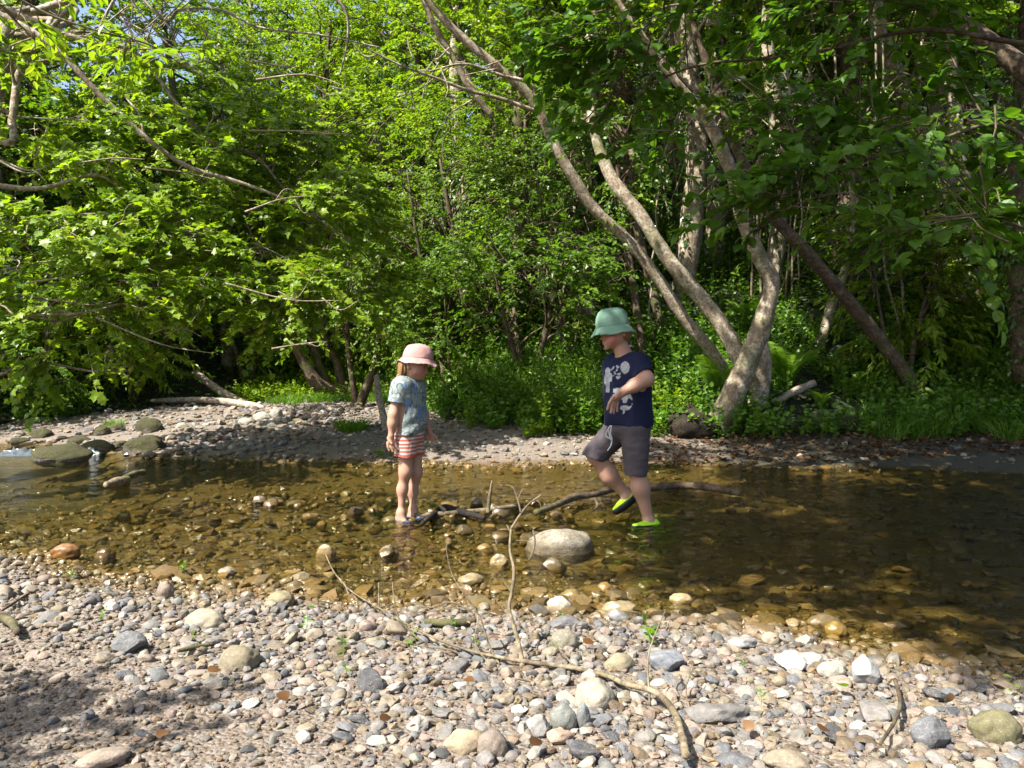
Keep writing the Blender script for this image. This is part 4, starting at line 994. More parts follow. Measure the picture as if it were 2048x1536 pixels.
def grow(prims, h=.005, post=None, pad=.03):
    """prims: ('c', a, b, ra, rb, k) tapered limb, ('e', centre, radii, k) ellipsoid; smooth union, then post(P, D)"""
    lo = np.full(3, 1e9); hi = -lo
    for p in prims:
        if p[0] == 'c':
            r = max(p[3], p[4])
            for q in (p[1], p[2]): lo = np.minimum(lo, q - r); hi = np.maximum(hi, q + r)
        else: lo = np.minimum(lo, p[1] - p[2]); hi = np.maximum(hi, p[1] + p[2])
    lo -= pad; hi += pad
    n = np.ceil((hi - lo) / h).astype(int) + 1
    D = np.full(n, .2, np.float32)
    ax = [lo[i] + np.arange(n[i]) * h for i in range(3)]
    for p in prims:
        k = p[-1]
        if p[0] == 'c': a, b, ra, rb = p[1:5]; r = max(ra, rb); l = np.minimum(a, b) - r; u = np.maximum(a, b) + r
        else: l = p[1] - p[2]; u = p[1] + p[2]
        l = l - k - .04; u = u + k + .04
        i0 = np.maximum(((l - lo) / h).astype(int), 0); i1 = np.minimum(np.ceil((u - lo) / h).astype(int) + 1, n)
        sl = tuple(slice(i0[i], i1[i]) for i in range(3))
        X, Y, Z = np.meshgrid(*[ax[i][sl[i]] for i in range(3)], indexing='ij')
        if p[0] == 'c':
            ba = b - a; L2 = max(ba @ ba, 1e-9)
            t = np.clip(((X - a[0]) * ba[0] + (Y - a[1]) * ba[1] + (Z - a[2]) * ba[2]) / L2, 0, 1)
            d = np.sqrt((X - a[0] - t * ba[0]) ** 2 + (Y - a[1] - t * ba[1]) ** 2 + (Z - a[2] - t * ba[2]) ** 2) - (ra + (rb - ra) * t)
        else:
            c, r = p[1], p[2]
            qx, qy, qz = (X - c[0]) / r[0], (Y - c[1]) / r[1], (Z - c[2]) / r[2]
            k0 = np.sqrt(qx ** 2 + qy ** 2 + qz ** 2); k1 = np.sqrt((qx / r[0]) ** 2 + (qy / r[1]) ** 2 + (qz / r[2]) ** 2) + 1e-9
            d = k0 * (k0 - 1) / k1
        E = D[sl]; hh = np.clip(.5 + .5 * (E - d) / k, 0, 1)
        D[sl] = E + (d - E) * hh - k * hh * (1 - hh)
    if post is not None:
        X, Y, Z = np.meshgrid(*ax, indexing='ij')
        D = post(X, Y, Z, D)
    D = np.asarray(D, float)
    for i in range(3):          # closed at the border
        s_ = [slice(None)] * 3; s_[i] = 0; D[tuple(s_)] = .05; s_[i] = -1; D[tuple(s_)] = .05
    return surface_nets(D, lo, h)

def hat(mat, centre, prof, tilt, seed, parent, base, yaw=0, brimw=.012):
    n = 64; a = np.arange(n) / n * 2 * np.pi
    prof = np.asarray(prof, float); pf = spline(prof, 40); inner = pf[::-1].copy(); inner[:, 0] = np.maximum(inner[:, 0] - .004, 0); inner[:, 1] -= .003
    pr2 = np.concatenate([pf, inner]); m = len(pr2)
    rr = pr2[:, 0][:, None] * np.ones(n); zz = pr2[:, 1][:, None] * np.ones(n)
    rmax = prof[:, 0].max(); w = np.clip((pr2[:, 0] - rmax * .72) / (rmax * .28), 0, 1)[:, None] * (pr2[:, 1] < .01)[:, None]
    Q = np.stack([np.cos(a) * 2, np.sin(a) * 2, a * 0 + seed], -1)
    zz = zz + w * (brimw * fbm(Q, seed, 3) * 1.4)[None]
    Q2 = np.stack([(np.cos(a)[None] * rr * 22).ravel(), (np.sin(a)[None] * rr * 22).ravel(), (zz * 22).ravel()], -1)
    dn = (fbm(Q2, seed + 3, 2) * .004).reshape(rr.shape)
    rr = rr * 1.0 + dn * (rr > .02)
    X = np.cos(a)[None] * rr * 1.04; Y = np.sin(a)[None] * rr; Z = zz
    X, Z = X * math.cos(tilt) + Z * math.sin(tilt), -X * math.sin(tilt) + Z * math.cos(tilt)
    V = np.stack([X, Y, Z], -1).reshape(-1, 3) + centre - base
    i = np.arange(m)[:, None] * n; j = np.arange(n)[None]; j2 = (j + 1) % n; i2 = (np.arange(m)[:, None] + 1) % m * n
    return link('hat', make_mesh('hat', V, [np.stack([i + j, i2 + j, i2 + j2, i + j2], -1).reshape(-1, 4)], mat), parent)

def fold(P, sc, seed): return fbm(np.asarray(P) * np.asarray(sc), seed, 3)
def shell(h): return lambda D: np.maximum(D, -(D + h))

def child_tools(x0, y0, sc, Y):
    def P(cx, cy, dy=0.0): return W(x0 + cx / sc, y0 + cy / sc, Y + dy)
    def R(r): return r / sc / F * Y
    def inv(V):                      # world -> crop coordinates of the drawing (for prints that the cloth carries)
        d = V - CAM; yv = d[:, 1] * math.cos(PITCH) - d[:, 2] * math.sin(PITCH); zv = d[:, 1] * math.sin(PITCH) + d[:, 2] * math.cos(PITCH)
        return (1024 + F * d[:, 0] / yv - x0) * sc, (768 - F * zv / yv - y0) * sc
    return P, R, inv

SK = np.array((.355, .205, .143))
def skin_cols(V, P, inv, face, ruddy, R):
    c = np.repeat(SK[None], len(V), 0)
    c = c * (1 + .06 * fbm(V * 14, 3))[:, None]
    eye1, eye2, brow1, brow2, mouth, cheek = face
    for q, r, col, w in ((cheek, R(42), (.45, .175, .135), ruddy), (mouth, R(11), (.28, .085, .075), .9)):
        d = np.linalg.norm(V - q, axis=1); k = np.clip(1.4 - d / r, 0, 1)[:, None] * w; c = c * (1 - k) + np.array(col) * k
    for q, r, col in ((eye1, R(8), (.03, .02, .018)), (eye2, R(8), (.03, .02, .018)), (brow1, R(8), (.16, .09, .05)), (brow2, R(8), (.16, .09, .05))):
        d = np.linalg.norm((V - q) * np.array([1, 1, 1.6]), axis=1); k = np.clip(1.3 - d / r, 0, 1)[:, None]; c = c * (1 - k) + np.array(col) * k
    return c

def hand_prims(wrist, knuckle, dirs, lens, r, side, thumb, curl, palm_r):
    """palm from wrist to knuckles, four fingers rooted along the knuckle line, a thumb from the side of the palm"""
    out = [('c', wrist, knuckle - side * palm_r * .55, palm_r * .85, palm_r * .62, .010), ('c', wrist, knuckle + side * palm_r * .55, palm_r * .85, palm_r * .62, .010)]
    offs = np.linspace(-1.15, 1.15, 4)
    for o, d, L in zip(offs, dirs, lens):
        a = knuckle + side * palm_r * o; b = a + d * L * .5; c = b + (d + curl) / np.linalg.norm(d + curl) * L * .5
        out += [('c', a, b, r, r * .92, .004), ('c', b, c, r * .92, r * .72, .003)]
    a = wrist * .65 + knuckle * .35 - side * palm_r * .9; b = a + thumb * lens[0] * .45; c = b + (thumb + curl * .5) / np.linalg.norm(thumb + curl * .5) * lens[0] * .4
    out += [('c', a, b, r * 1.25, r * 1.05, .006), ('c', b, c, r * 1.05, r * .8, .003)]
    return out

# ------------------------------------------------------------------ the boy
YB = 4.72
P, R, inv = child_tools(1100, 580, 2.953, YB)
rootb = np.array([P(560, 1380)[0], YB, 0.0])
boy = empty('person', rootb, 'child wading in a sage-green bucket hat, navy printed t-shirt and dark grey shorts', 'person')
def boy_torso(g):
    ns, fs = P(515, 425, -.085), P(385, 420, .10); nh, fh = P(515, 790, -.055), P(410, 790, .075)
    mid, bel = P(452, 540, 0), P(455, 690, 0)
    return [('c', ns, fs, R(52) + g, R(50) + g, .05), ('c', ns + (0, .03, -.03), nh, R(74) + g, R(80) + g, .06), ('c', fs + (0, -.02, -.03), fh, R(66) + g, R(74) + g, .06), ('e', mid, np.array([R(112), .098, R(150)]) + g, .05), ('e', bel, np.array([R(116), .10, R(130)]) + g, .05)]
sh, el, wr, kn = P(525, 420, -.105), P(568, 508, -.19), P(438, 580, -.235), P(385, 625, -.238)
farm = [P(385, 425, .13), P(420, 560, .17), P(405, 670, .15)]
nleg = [P(505, 800, -.055), P(508, 1010, -.07), P(535, 1150, -.06), P(582, 1345, -.05)]
fleg = [P(405, 805, .075), P(272, 950, .075), P(350, 1080, .085), P(452, 1195, .10)]
headc = P(388, 208, -.005)
prims = boy_torso(-.004)
prims += [('c', P(440, 372, 0), P(402, 285, 0), R(50), R(46), .03), ('e', headc, np.array([R(84), R(78), R(100)]), .02), ('c', P(382, 235), P(352, 298, -.012), R(66), R(30), .03), ('c', P(395, 262, -.03), P(360, 292, -.03), R(42), R(30), .02),
          ('c', P(318, 246, -.012), P(306, 268, -.016), R(7), R(11), .012), ('e', P(331, 240, -.045), np.array([R(10)] * 3), .012), ('c', P(316, 288, -.018), P(322, 293, -.03), R(8), R(7), .008), ('c', P(318, 300, -.018), P(324, 301, -.03), R(8), R(7), .008), ('e', P(335, 322, -.016), np.array([R(14)] * 3), .012),
          ('e', P(436, 238, -.078), np.array([R(13), .008, R(21)]), .006), ('c', P(360, 276, -.055), P(372, 268, -.06), R(26), R(26), .02)]
prims += [('c', sh, el, R(46), R(44), .03), ('c', el, (el * .45 + wr * .55), R(46), R(38), .02), ('c', (el * .45 + wr * .55), wr, R(38), R(27), .02)]
fd = norm(P(350, 705, -.24) - P(385, 625, -.238))
dirs = [norm(P(322, 690, -.245) - P(362, 622, -.245)), norm(P(345, 712, -.26) - P(375, 632, -.25)), norm(P(368, 715, -.24) - P(390, 640, -.235)), norm(P(392, 700, -.225) - P(402, 640, -.22))]
prims += hand_prims(wr, kn, dirs, [R(74), R(84), R(80), R(64)], R(9.5), norm(P(404, 636, -.205) - P(364, 616, -.262)), norm(P(322, 640, -.20) - P(370, 600, -.20)), np.array([.25, .1, 0]), R(24))
prims += [('c', farm[0], farm[1], R(44), R(38), .03), ('c', farm[1], farm[2], R(36), R(25), .02)]
prims += hand_prims(farm[2], farm[2] + (.0, 0, -.06), [np.array([-.1, 0, -1]), np.array([-.03, 0, -1]), np.array([.03, 0, -1]), np.array([.1, 0, -1])], [R(62), R(70), R(66), R(54)], R(9), np.array([-1, 0, 0.]), norm(np.array([-.6, 0, -.7])), np.array([0, -.3, 0]), R(22))
for lg in (nleg, fleg):
    prims += [('c', lg[0], lg[1], R(76), R(52), .04), ('c', lg[1], lg[2], R(51), R(47), .05), ('c', lg[2], lg[3], R(46), R(28), .05)]
ft = [(nleg[3], P(620, 1378, -.04), P(505, 1388, -.12)), (fleg[3], P(478, 1215, .10), P(392, 1285, .09))]
for a, hl, to in ft: prims += [('c', a, hl, R(28), R(26), .02), ('c', hl, to, R(26), R(18), .03), ('c', a, (hl + to) / 2, R(26), R(20), .03)]
V, Fq = grow(prims, .0048)
face = (P(318, 243, -.055), P(316, 243, .02), P(316, 231, -.05), P(312, 231, .02), P(312, 296, -.02), P(362, 272, -.07))
link('body', make_mesh('body', V - rootb, [Fq], M['skin'], True, {'col': skin_cols(V, P, inv, face, .75, R)}), boy)
# hair under the hat
hp = [('e', headc + (.012, 0, .004), np.array([R(87), R(84), R(100)]), .01), ('c', P(448, 235, 0), P(446, 265, 0), R(38), R(28), .02)]
def hair_cut(X, Y, Z, D):
    xf = P(418, 250)[0]; zt = P(388, 205)[2]
    return np.maximum(D, np.maximum(xf - X, Z - zt))
V, Fq = grow(hp, .005, hair_cut); link('hair', make_mesh('hair', V - rootb, [Fq], M['hair']), boy)
hat(M['mint'], P(370, 200, 0), [(0, .118), (.045, .114), (.078, .096), (.094, .06), (.101, .012), (.1005, .003), (.106, -.002), (.118, -.022), (.137, -.046)], -.12, 3, boy, rootb)
# t-shirt
tp = boy_torso(.013) + [('c', sh, sh + (el - sh) * .92, R(58), R(62), .035)] + [('c', farm[0], farm[0] + (farm[1] - farm[0]) * .7, R(54), R(58), .035)]
zh = P(455, 785)[2]; neck = P(425, 335)
se = norm(el - sh); seo = sh + (el - sh) * .80; fe = norm(farm[1] - farm[0]); feo = farm[0] + (farm[1] - farm[0]) * .55
def tcut(X, Y, Z, D):
    Q = np.stack([X, Y, Z], -1); Pq = Q.reshape(-1, 3)
    f = (fold(Pq, (10, 10, 5), 21) * .006 + fold(Pq, (26, 26, 9), 23) * .0025).reshape(D.shape) + .004 * np.sin(Z * 34 + X * 22 + Y * 9) * np.clip((P(400, 560)[2] - Z) / .15, 0, 1)
    D = np.maximum(D - f, -(D - f + .007))
    D = np.maximum(D, zh + .010 * np.sin(X * 22) - Z)
    rn = np.sqrt((X - neck[0]) ** 2 + (Y - neck[1]) ** 2 + ((Z - neck[2]) * .9) ** 2)
    D = np.maximum(D, R(58) - rn)
    for o, e, hw in ((seo, se, R(85)), (feo, fe, R(80))):
        sd = (X - o[0]) * e[0] + (Y - o[1]) * e[1] + (Z - o[2]) * e[2]
        rad = np.sqrt(np.maximum((X - o[0]) ** 2 + (Y - o[1]) ** 2 + (Z - o[2]) ** 2 - sd ** 2, 0))
        D = np.where((rad < hw) & (sd > -.02), np.maximum(D, sd), D)
    return D
V, Fq = grow(tp, .0048, tcut)
cx, cy = inv(V); c = np.repeat(np.array([[.005, .008, .032]]), len(V), 0)
front = V[:, 1] < YB + .03
q = np.stack([cx / 34, cy / 34, cx * 0], -1)
def ell(x, y, a, b): return ((cx - x) / a) ** 2 + ((cy - y) / b) ** 2
disc = ell(443, 440, 27, 36) < 1
mid_ = (ell(385, 470, 48, 62) < 1) & (ell(385, 478, 40, 55) > 1)
bl = ((ell(342, 500, 24, 60) < 1) | (ell(355, 575, 26, 44) < 1) | (ell(395, 585, 34, 26) < 1) | (ell(455, 640, 32, 52) < 1) | (ell(428, 690, 16, 26) < 1)) & (vnoise(q * 1.6, 12) > -.25)
sp_ = ((ell(392, 470, 34, 42) < 1) & (vnoise(q * 3.2, 14) > .35))
pm = front & (disc | bl | sp_)
c[pm] = np.array([.29, .305, .325]) * (1 + .25 * vnoise(q * 2.5, 15)[pm])[:, None]
link('t_shirt', make_mesh('t_shirt', V - rootb, [Fq], M['cloth'], True, {'col': c}), boy)
# shorts
kn2, kf2 = nleg[1], fleg[1]
sp2 = [('e', P(462, 800, .01), np.array([R(118), .105, R(80)]), .04), ('c', nleg[0], kn2 + (0, 0, -.05), R(90), R(66), .03), ('c', fleg[0], kf2 + norm(kf2 - fleg[0]) * .03, R(86), R(74), .03)]
na, nd_ = P(505, 1080, -.07), norm(P(505, 1090, -.07) - P(520, 900, -.06)); fa, fd_ = P(275, 985, .08), norm(np.array([-.35, 0, -.94]))
zt = P(455, 760)[2]
def scut(X, Y, Z, D):
    Pq = np.stack([X, Y, Z], -1).reshape(-1, 3)
    f = (fold(Pq, (16, 16, 16), 31) * .006 + fold(Pq, (9, 12, 34), 33) * .0035).reshape(D.shape)
    D = np.maximum(D - f, -(D - f + .008))
    D = np.maximum(D, Z - zt)
    xm = P(375, 950)[0]
    s1 = (X - na[0]) * nd_[0] + (Y - na[1]) * nd_[1] + (Z - na[2]) * nd_[2]; s2 = (X - fa[0]) * fd_[0] + (Y - fa[1]) * fd_[1] + (Z - fa[2]) * fd_[2]
    return np.maximum(D, np.where(X > xm, s1, s2))
V, Fq = grow(sp2, .0048, scut)
cx, cy = inv(V); c = np.repeat(np.array([[.066, .056, .062]]), len(V), 0) * (1 + .10 * fbm(V * 30, 4))[:, None]
so = link('shorts', make_mesh('shorts', V - rootb, [Fq], M['cloth'], True, {'col': c}), boy)
mb = MB()
for pts in (([(362, 782), (340, 815), (335, 845), (358, 860)], -.118), ([(366, 784), (360, 830), (368, 862), (362, 900), (342, 930)], -.122), ([(364, 782), (350, 800), (356, 850), (364, 868)], -.12)):
    Q = np.array([P(x, y, pts[1] + .012 * math.sin(i)) for i, (x, y) in enumerate(pts[0])]); Q = Q + np.array([-.004, -.012, 0]); V, f = tube(spline(Q, 20), np.full(20, .0042), 6); mb.add(V - rootb, f)
link('drawstring', mb.mesh('drawstring', M['white_cord']), so)
for k, (a, hl, to) in enumerate(ft):
    dn = norm(np.cross(to - hl, np.array([0, 1.0, 0])));
    if dn[2] > 0: dn = -dn
    pr_ = [('c', hl, to, R(33), R(26), .02), ('c', a * .45 + hl * .55, (hl * .4 + to * .6), R(33), R(27), .03)]
    mid = (hl + to) / 2
    def lo_cut(X, Y, Z, D, m=mid - dn * R(14)): return np.maximum(D, -((X - m[0]) * dn[0] + (Y - m[1]) * dn[1] + (Z - m[2]) * dn[2]))
    def up_cut(X, Y, Z, D, m=mid - dn * R(14)): return np.maximum(D, ((X - m[0]) * dn[0] + (Y - m[1]) * dn[1] + (Z - m[2]) * dn[2]))
    V, Fq = grow(pr_, .004, up_cut); s_ = link('shoe', make_mesh('shoe', V - rootb, [Fq], M['lime']), boy)
    V, Fq = grow(pr_, .004, lo_cut); link('sole', make_mesh('sole', V - rootb, [Fq], M['shoe_black']), s_)

# ------------------------------------------------------------------ the girl
YG = 4.88
P, R, inv = child_tools(700, 600, 3.073, YG)
rootg = np.array([P(330, 1350)[0], YG, 0.0])
girl = empty('person', rootg, 'child standing in a pink sun hat, blue-grey patterned t-shirt and red-striped shorts, looking down', 'person')
def girl_torso(g):
    ns, fs = P(318, 510, -.075), P(405, 515, .085); nh, fh = P(345, 800, -.045), P(392, 800, .055)
    return [('c', ns, fs, R(36) + g, R(34) + g, .04), ('c', ns + (.005, .02, -.02), nh, R(52) + g, R(60) + g, .05), ('c', fs + (0, -.02, -.02), fh, R(46) + g, R(56) + g, .05), ('e', P(368, 600), np.array([R(76), .075, R(110)]) + g, .04), ('e', P(378, 720), np.array([R(80), .078, R(110)]) + g, .04)]
sh, el, wr, kn = P(305, 515, -.09), P(266, 690, -.115), P(253, 820, -.12), P(254, 862, -.118)
fsh, fel, fwr, fkn = P(412, 525, .10), P(455, 690, .125), P(487, 790, .11), P(498, 818, .105)
nleg = [P(342, 830, -.045), P(342, 1040, -.05), P(322, 1150, -.04), P(314, 1295, -.05)]
fleg = [P(395, 830, .055), P(405, 1045, .055), P(385, 1160, .07), P(388, 1275, .06)]
headc = P(400, 372, 0)
prims = girl_torso(-.004) + [('c', P(362, 490), P(380, 425), R(38), R(36), .03), ('e', headc, np.array([R(82), R(78), R(96)]), .02), ('c', P(408, 400), P(428, 446, -.008), R(62), R(28), .03), ('c', P(405, 425, -.025), P(425, 445, -.02), R(38), R(28), .02),
          ('c', P(462, 405, -.008), P(471, 422, -.01), R(6), R(9), .012), ('c', P(459, 440, -.01), P(452, 442, -.024), R(7), R(6), .008), ('c', P(456, 449, -.01), P(450, 450, -.022), R(7), R(6), .008), ('e', P(440, 466, -.01), np.array([R(12)] * 3), .012), ('e', P(360, 395, -.078), np.array([R(12), .008, R(19)]), .006), ('c', P(420, 425, -.05), P(410, 420, -.055), R(24), R(24), .02)]
prims += [('c', sh, el, R(34), R(28), .03), ('c', el, el * .6 + wr * .4, R(28), R(26), .03), ('c', el * .6 + wr * .4, wr, R(26), R(17), .03)]
prims += hand_prims(wr, kn, [norm(P(240, 915, -.125) - P(236, 865, -.12)), norm(P(262, 928, -.125) - P(250, 870, -.12)), norm(P(280, 926, -.12) - P(262, 870, -.118)), norm(P(290, 912, -.11) - P(274, 865, -.115))], [R(50), R(58), R(58), R(46)], R(8.5), np.array([1, .15, 0]) / 1.011, norm(np.array([.5, -.35, -.75])), np.array([.25, .1, 0]), R(19))
prims += [('c', fsh, fel, R(33), R(29), .03), ('c', fel, fwr, R(28), R(18), .02)]
prims += hand_prims(fwr, fkn, [norm(P(x, y, .10) - P(498, 818, .105)) for x, y in ((498, 862), (510, 866), (519, 860), (524, 848))], [R(44), R(50), R(48), R(38)], R(8), norm(np.array([.9, -.3, .2])), norm(np.array([-.2, -.3, -.9])), np.array([.1, 0, -.2]), R(17))
for lg in (nleg, fleg):
    prims += [('c', lg[0], lg[1], R(53), R(35), .04), ('c', lg[1], lg[2], R(32), R(29), .045), ('c', lg[2], lg[3], R(28), R(17), .04)]
ft = [(nleg[3], P(300, 1345, -.04), P(352, 1362, -.10)), (fleg[3], P(378, 1322, .06), P(424, 1332, .0))]
for a, hl, to in ft: prims += [('c', a, hl, R(24), R(23), .02), ('c', hl, to, R(23), R(16), .03), ('c', a, (hl + to) / 2, R(22), R(18), .03)]
V, Fq = grow(prims, .0045)
face = (P(456, 402, -.045), P(462, 402, .02), P(458, 391, -.045), P(464, 391, .02), P(458, 445, -.014), P(425, 428, -.06))
link('body', make_mesh('body', V - rootg, [Fq], M['skin'], True, {'col': skin_cols(V, P, inv, face, .4, R)}), girl)
hp = [('e', headc + (-.010, 0, .004), np.array([R(86), R(84), R(96)]), .01), ('c', P(338, 385, -.01), P(312, 462, -.02), R(40), R(22), .02), ('c', P(330, 395, -.04), P(298, 470, -.045), R(26), R(13), .02)]
def hair_cut(X, Y, Z, D):
    f = .004 * np.sin(X * 260 + Y * 170)
    xf = P(352, 400)[0]; zt = P(400, 352)[2]
    return np.maximum(D - f, np.maximum(X - xf, Z - zt))
V, Fq = grow(hp, .0045, hair_cut); link('hair', make_mesh('hair', V - rootg, [Fq], M['hair']), girl)
hat(M['pink'], P(418, 346, 0), [(0, .098), (.04, .090), (.070, .078), (.088, .046), (.096, .012), (.0955, .003), (.101, -.002), (.112, -.016), (.130, -.034)], .10, 8, girl, rootg, brimw=.02)
tp = girl_torso(.013) + [('c', sh, sh + (el - sh) * .75, R(46), R(50), .035), ('c', fsh, fsh + (fel - fsh) * .6, R(42), R(46), .035)]
neck = P(370, 470); seo, se = sh + (el - sh) * .60, norm(el - sh); feo, fe = fsh + (fel - fsh) * .5, norm(fel - fsh)
z0a, z0b, xa, xb = P(290, 795)[2], P(445, 838)[2], P(290, 795)[0], P(445, 838)[0]
def tcut(X, Y, Z, D):
    Pq = np.stack([X, Y, Z], -1).reshape(-1, 3)
    f = (fold(Pq, (12, 12, 5), 41) * .006 + fold(Pq, (28, 28, 10), 43) * .003).reshape(D.shape) + .0045 * np.sin(Z * 60 - X * 46 + Y * 12) * np.clip((P(400, 690)[2] - Z) / .06, 0, 1)
    D = np.maximum(D - f, -(D - f + .007))
    D = np.maximum(D, z0a + (z0b - z0a) * np.clip((X - xa) / (xb - xa), 0, 1) - Z)
    rn = np.sqrt((X - neck[0]) ** 2 + (Y - neck[1]) ** 2 + (Z - neck[2]) ** 2)
    D = np.maximum(D, R(44) - rn)
    for o, e, hw in ((seo, se, R(64)), (feo, fe, R(60))):
        sd = (X - o[0]) * e[0] + (Y - o[1]) * e[1] + (Z - o[2]) * e[2]
        rad = np.sqrt(np.maximum((X - o[0]) ** 2 + (Y - o[1]) ** 2 + (Z - o[2]) ** 2 - sd ** 2, 0))
        D = np.where((rad < hw) & (sd > -.02), np.maximum(D, sd), D)
    return D
V, Fq = grow(tp, .0042, tcut)
q = V * 26; base = np.array([.19, .23, .225])
c = np.repeat(base[None], len(V), 0) * (1 + .10 * fbm(V * 20, 4))[:, None]
n1 = vnoise(q * 1.1, 51); n2 = vnoise(q * 1.3 + 7, 52); n3 = vnoise(q * .8 + 3, 53)
c[n3 > .42] = (.12, .19, .30); c[(np.abs(n1) < .06)] = (.075, .085, .09); c[(np.abs(n2) < .045)] = (.085, .095, .10); c[n2 > .66] = (.38, .40, .38)
link('t_shirt', make_mesh('t_shirt', V - rootg, [Fq], M['cloth'], True, {'col': c}), girl)
sp2 = [('e', P(368, 815, .004), np.array([R(86), .086, R(66)]), .03), ('c', nleg[0], nleg[1], R(66), R(66), .03), ('c', fleg[0], fleg[1], R(58), R(58), .03)]
zt = P(370, 770)[2]; zb = P(345, 945)[2]
def scut(X, Y, Z, D):
    Pq = np.stack([X, Y, Z], -1).reshape(-1, 3)
    f = (fold(Pq, (20, 20, 8), 61) * .006).reshape(D.shape)
    D = np.maximum(D - f, -(D - f + .007))
    return np.maximum(np.maximum(D, Z - zt), zb + .006 * np.sin(X * 50) - Z)
V, Fq = grow(sp2, .0042, scut)
st = np.sin((V[:, 2] + .006 * fbm(V * 9, 2)) * 2 * np.pi / .0235) > -.05
c = np.where(st[:, None], np.array([[.36, .085, .06]]), np.array([[.45, .40, .355]]))
hem = V[:, 2] < zb + .014; c[hem] = (.37, .085, .065)
link('shorts', make_mesh('shorts', V - rootg, [Fq], M['cloth'], True, {'col': c}), girl)
for k, (a, hl, to) in enumerate(ft):
    pr_ = [('c', hl, to, R(29), R(24), .02), ('c', a * .35 + hl * .65, (hl * .4 + to * .6), R(29), R(24), .03)]
    mz = hl[2] + R(3)
    V, Fq = grow(pr_, .004, lambda X, Y, Z, D: np.maximum(D, Z - mz)); s_ = link('shoe', make_mesh('shoe', V - rootg, [Fq], M['shoe_black']), girl)
    V, Fq = grow([(p[0], p[1], p[2], p[3] + .002, p[4] + .002, p[5]) for p in pr_], .004, lambda X, Y, Z, D: np.maximum(D, np.maximum(mz - .002 - Z, Z - mz - R(7)))); link('shoe_rim', make_mesh('shoe_rim', V - rootg, [Fq], M['blue']), s_)
boy.location.z -= .018; girl.location.z -= .015
exec_log('people')
# ------------------------------------------------------------------ undergrowth
ru = np.random.default_rng(41)
def herb(name, n, xr, hv, L, nleaf, size, kind, mat, label, edge=.35, seed=0, clump=.0, lean=.3, hmax=None, dens=None):
    r = np.random.default_rng(seed + 900); x = r.uniform(xr[0], xr[1], n); y = yh(x) + r.uniform(hv[0], hv[1], n)
    k = (np.abs(x) < .73 * y + .6) & (vnoise(np.stack([x * 1.3, y * 1.3, x * 0], -1), 40 + seed) > clump)
    if dens is not None: k &= r.uniform(0, 1, n) < dens(x, y)
    x, y = x[k], y[k]; z = H(x, y)
    c = np.stack([x, y, z], -1); d = np.stack([r.normal(0, lean, len(x)), r.normal(0, lean, len(x)) - .1, np.ones(len(x))], -1)
    Ls = r.uniform(*L, len(x)) * (1 + .35 * vnoise(c * 1.1, 44 + seed))
    mb, tw = MB(), MB()
    add_sprays(mb, c, d, Ls, nleaf, size, kind, r, tw, .05, .5, .9)
    mb.add(np.concatenate(tw.V), [np.concatenate(list(tw.F.values())[0])], tint=np.full(tw.n, .3))
    return tag(link(name, mb.mesh(name, mat, False)), label, kind='stuff')
herb('undergrowth', 5200, (-2.2, 9.5), (-.12, 2.6), (.16, .48), 10, .062, 'oval', M['leaf_herb'], 'leafy undergrowth along the far bank', seed=1, clump=-.55, dens=lambda x, y: np.where((x > 2.8), .9, 1))
herb('undergrowth', 1900, (-2.0, 1.3), (-.05, 1.6), (.35, .75), 13, .07, 'slim', M['leaf_mid'], 'taller nettle-like undergrowth between the children', seed=2, clump=-.3)
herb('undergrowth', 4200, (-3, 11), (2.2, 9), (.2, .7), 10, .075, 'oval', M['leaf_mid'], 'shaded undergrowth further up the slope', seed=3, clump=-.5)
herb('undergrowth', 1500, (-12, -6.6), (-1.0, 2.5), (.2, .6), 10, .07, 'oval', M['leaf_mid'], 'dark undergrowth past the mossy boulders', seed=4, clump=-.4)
herb('undergrowth', 1500, (-5.2, -1.2), (.1, 3.0), (.12, .35), 10, .06, 'oval', M['leaf_bright'], 'bright low herbs behind the gravel bar', seed=5, clump=-.5)
n = 42000; x = ru.uniform(-11, 15, n); y = yh(x) + ru.uniform(.1, 13, n); k = np.abs(x) < .73 * y + .5; x, y = x[k], y[k]
mb = MB(); e = .05; z = H(x, y); gn = norm(np.stack([-(H(x + e, y) - z) / e, -(H(x, y + e) - z) / e, np.ones(len(x))], -1))
add_leaves(mb, np.stack([x, y, z + ru.uniform(.01, .09, len(x))], -1), ru.normal(0, 1, (len(x), 3)) * (1, 1, .2), gn + ru.normal(0, .35, (len(x), 3)), ru.uniform(.045, .10, len(x)), 'oval', ru.uniform(0, 1, len(x)))
tag(link('ground_ivy', mb.mesh('ground_ivy', M['leaf_dark'], False)), 'ivy and low leaves carpeting the wooded slope', kind='stuff')
# grass
def blades(mb, c, n, rad, h, r, lean=.5):
    a = r.uniform(0, 6.28, n); q = rad * np.sqrt(r.uniform(0, 1, n)); x = c[0] + np.cos(a) * q; y = c[1] + np.sin(a) * q
    b = np.stack([x, y, H(x, y) - .01], -1); l = h * r.uniform(.5, 1.15, n); d = np.stack([np.cos(a) * q / rad * lean + r.normal(0, .25, n), np.sin(a) * q / rad * lean + r.normal(0, .25, n), np.ones(n)], -1); d = norm(d)
    s = norm(np.cross(d, r.normal(0, 1, (n, 3)))); w = r.uniform(.003, .006, n)[:, None]
    t1 = b + d * (l * .6)[:, None]; t2 = b + d * l[:, None] + (d * (1, 1, 0)) * (l * .5)[:, None] - UP * (l * .12)[:, None]
    V = np.stack([b - s * w, b + s * w, t1 + s * w * .8, t1 - s * w * .8, t2], 1).reshape(-1, 3); o = (np.arange(n) * 5)[:, None]
    mb.add(V, [o + np.array([0, 1, 2, 3]), o + np.array([3, 2, 4])], tint=np.repeat(r.uniform(0, 1, n), 5))
mb = MB()
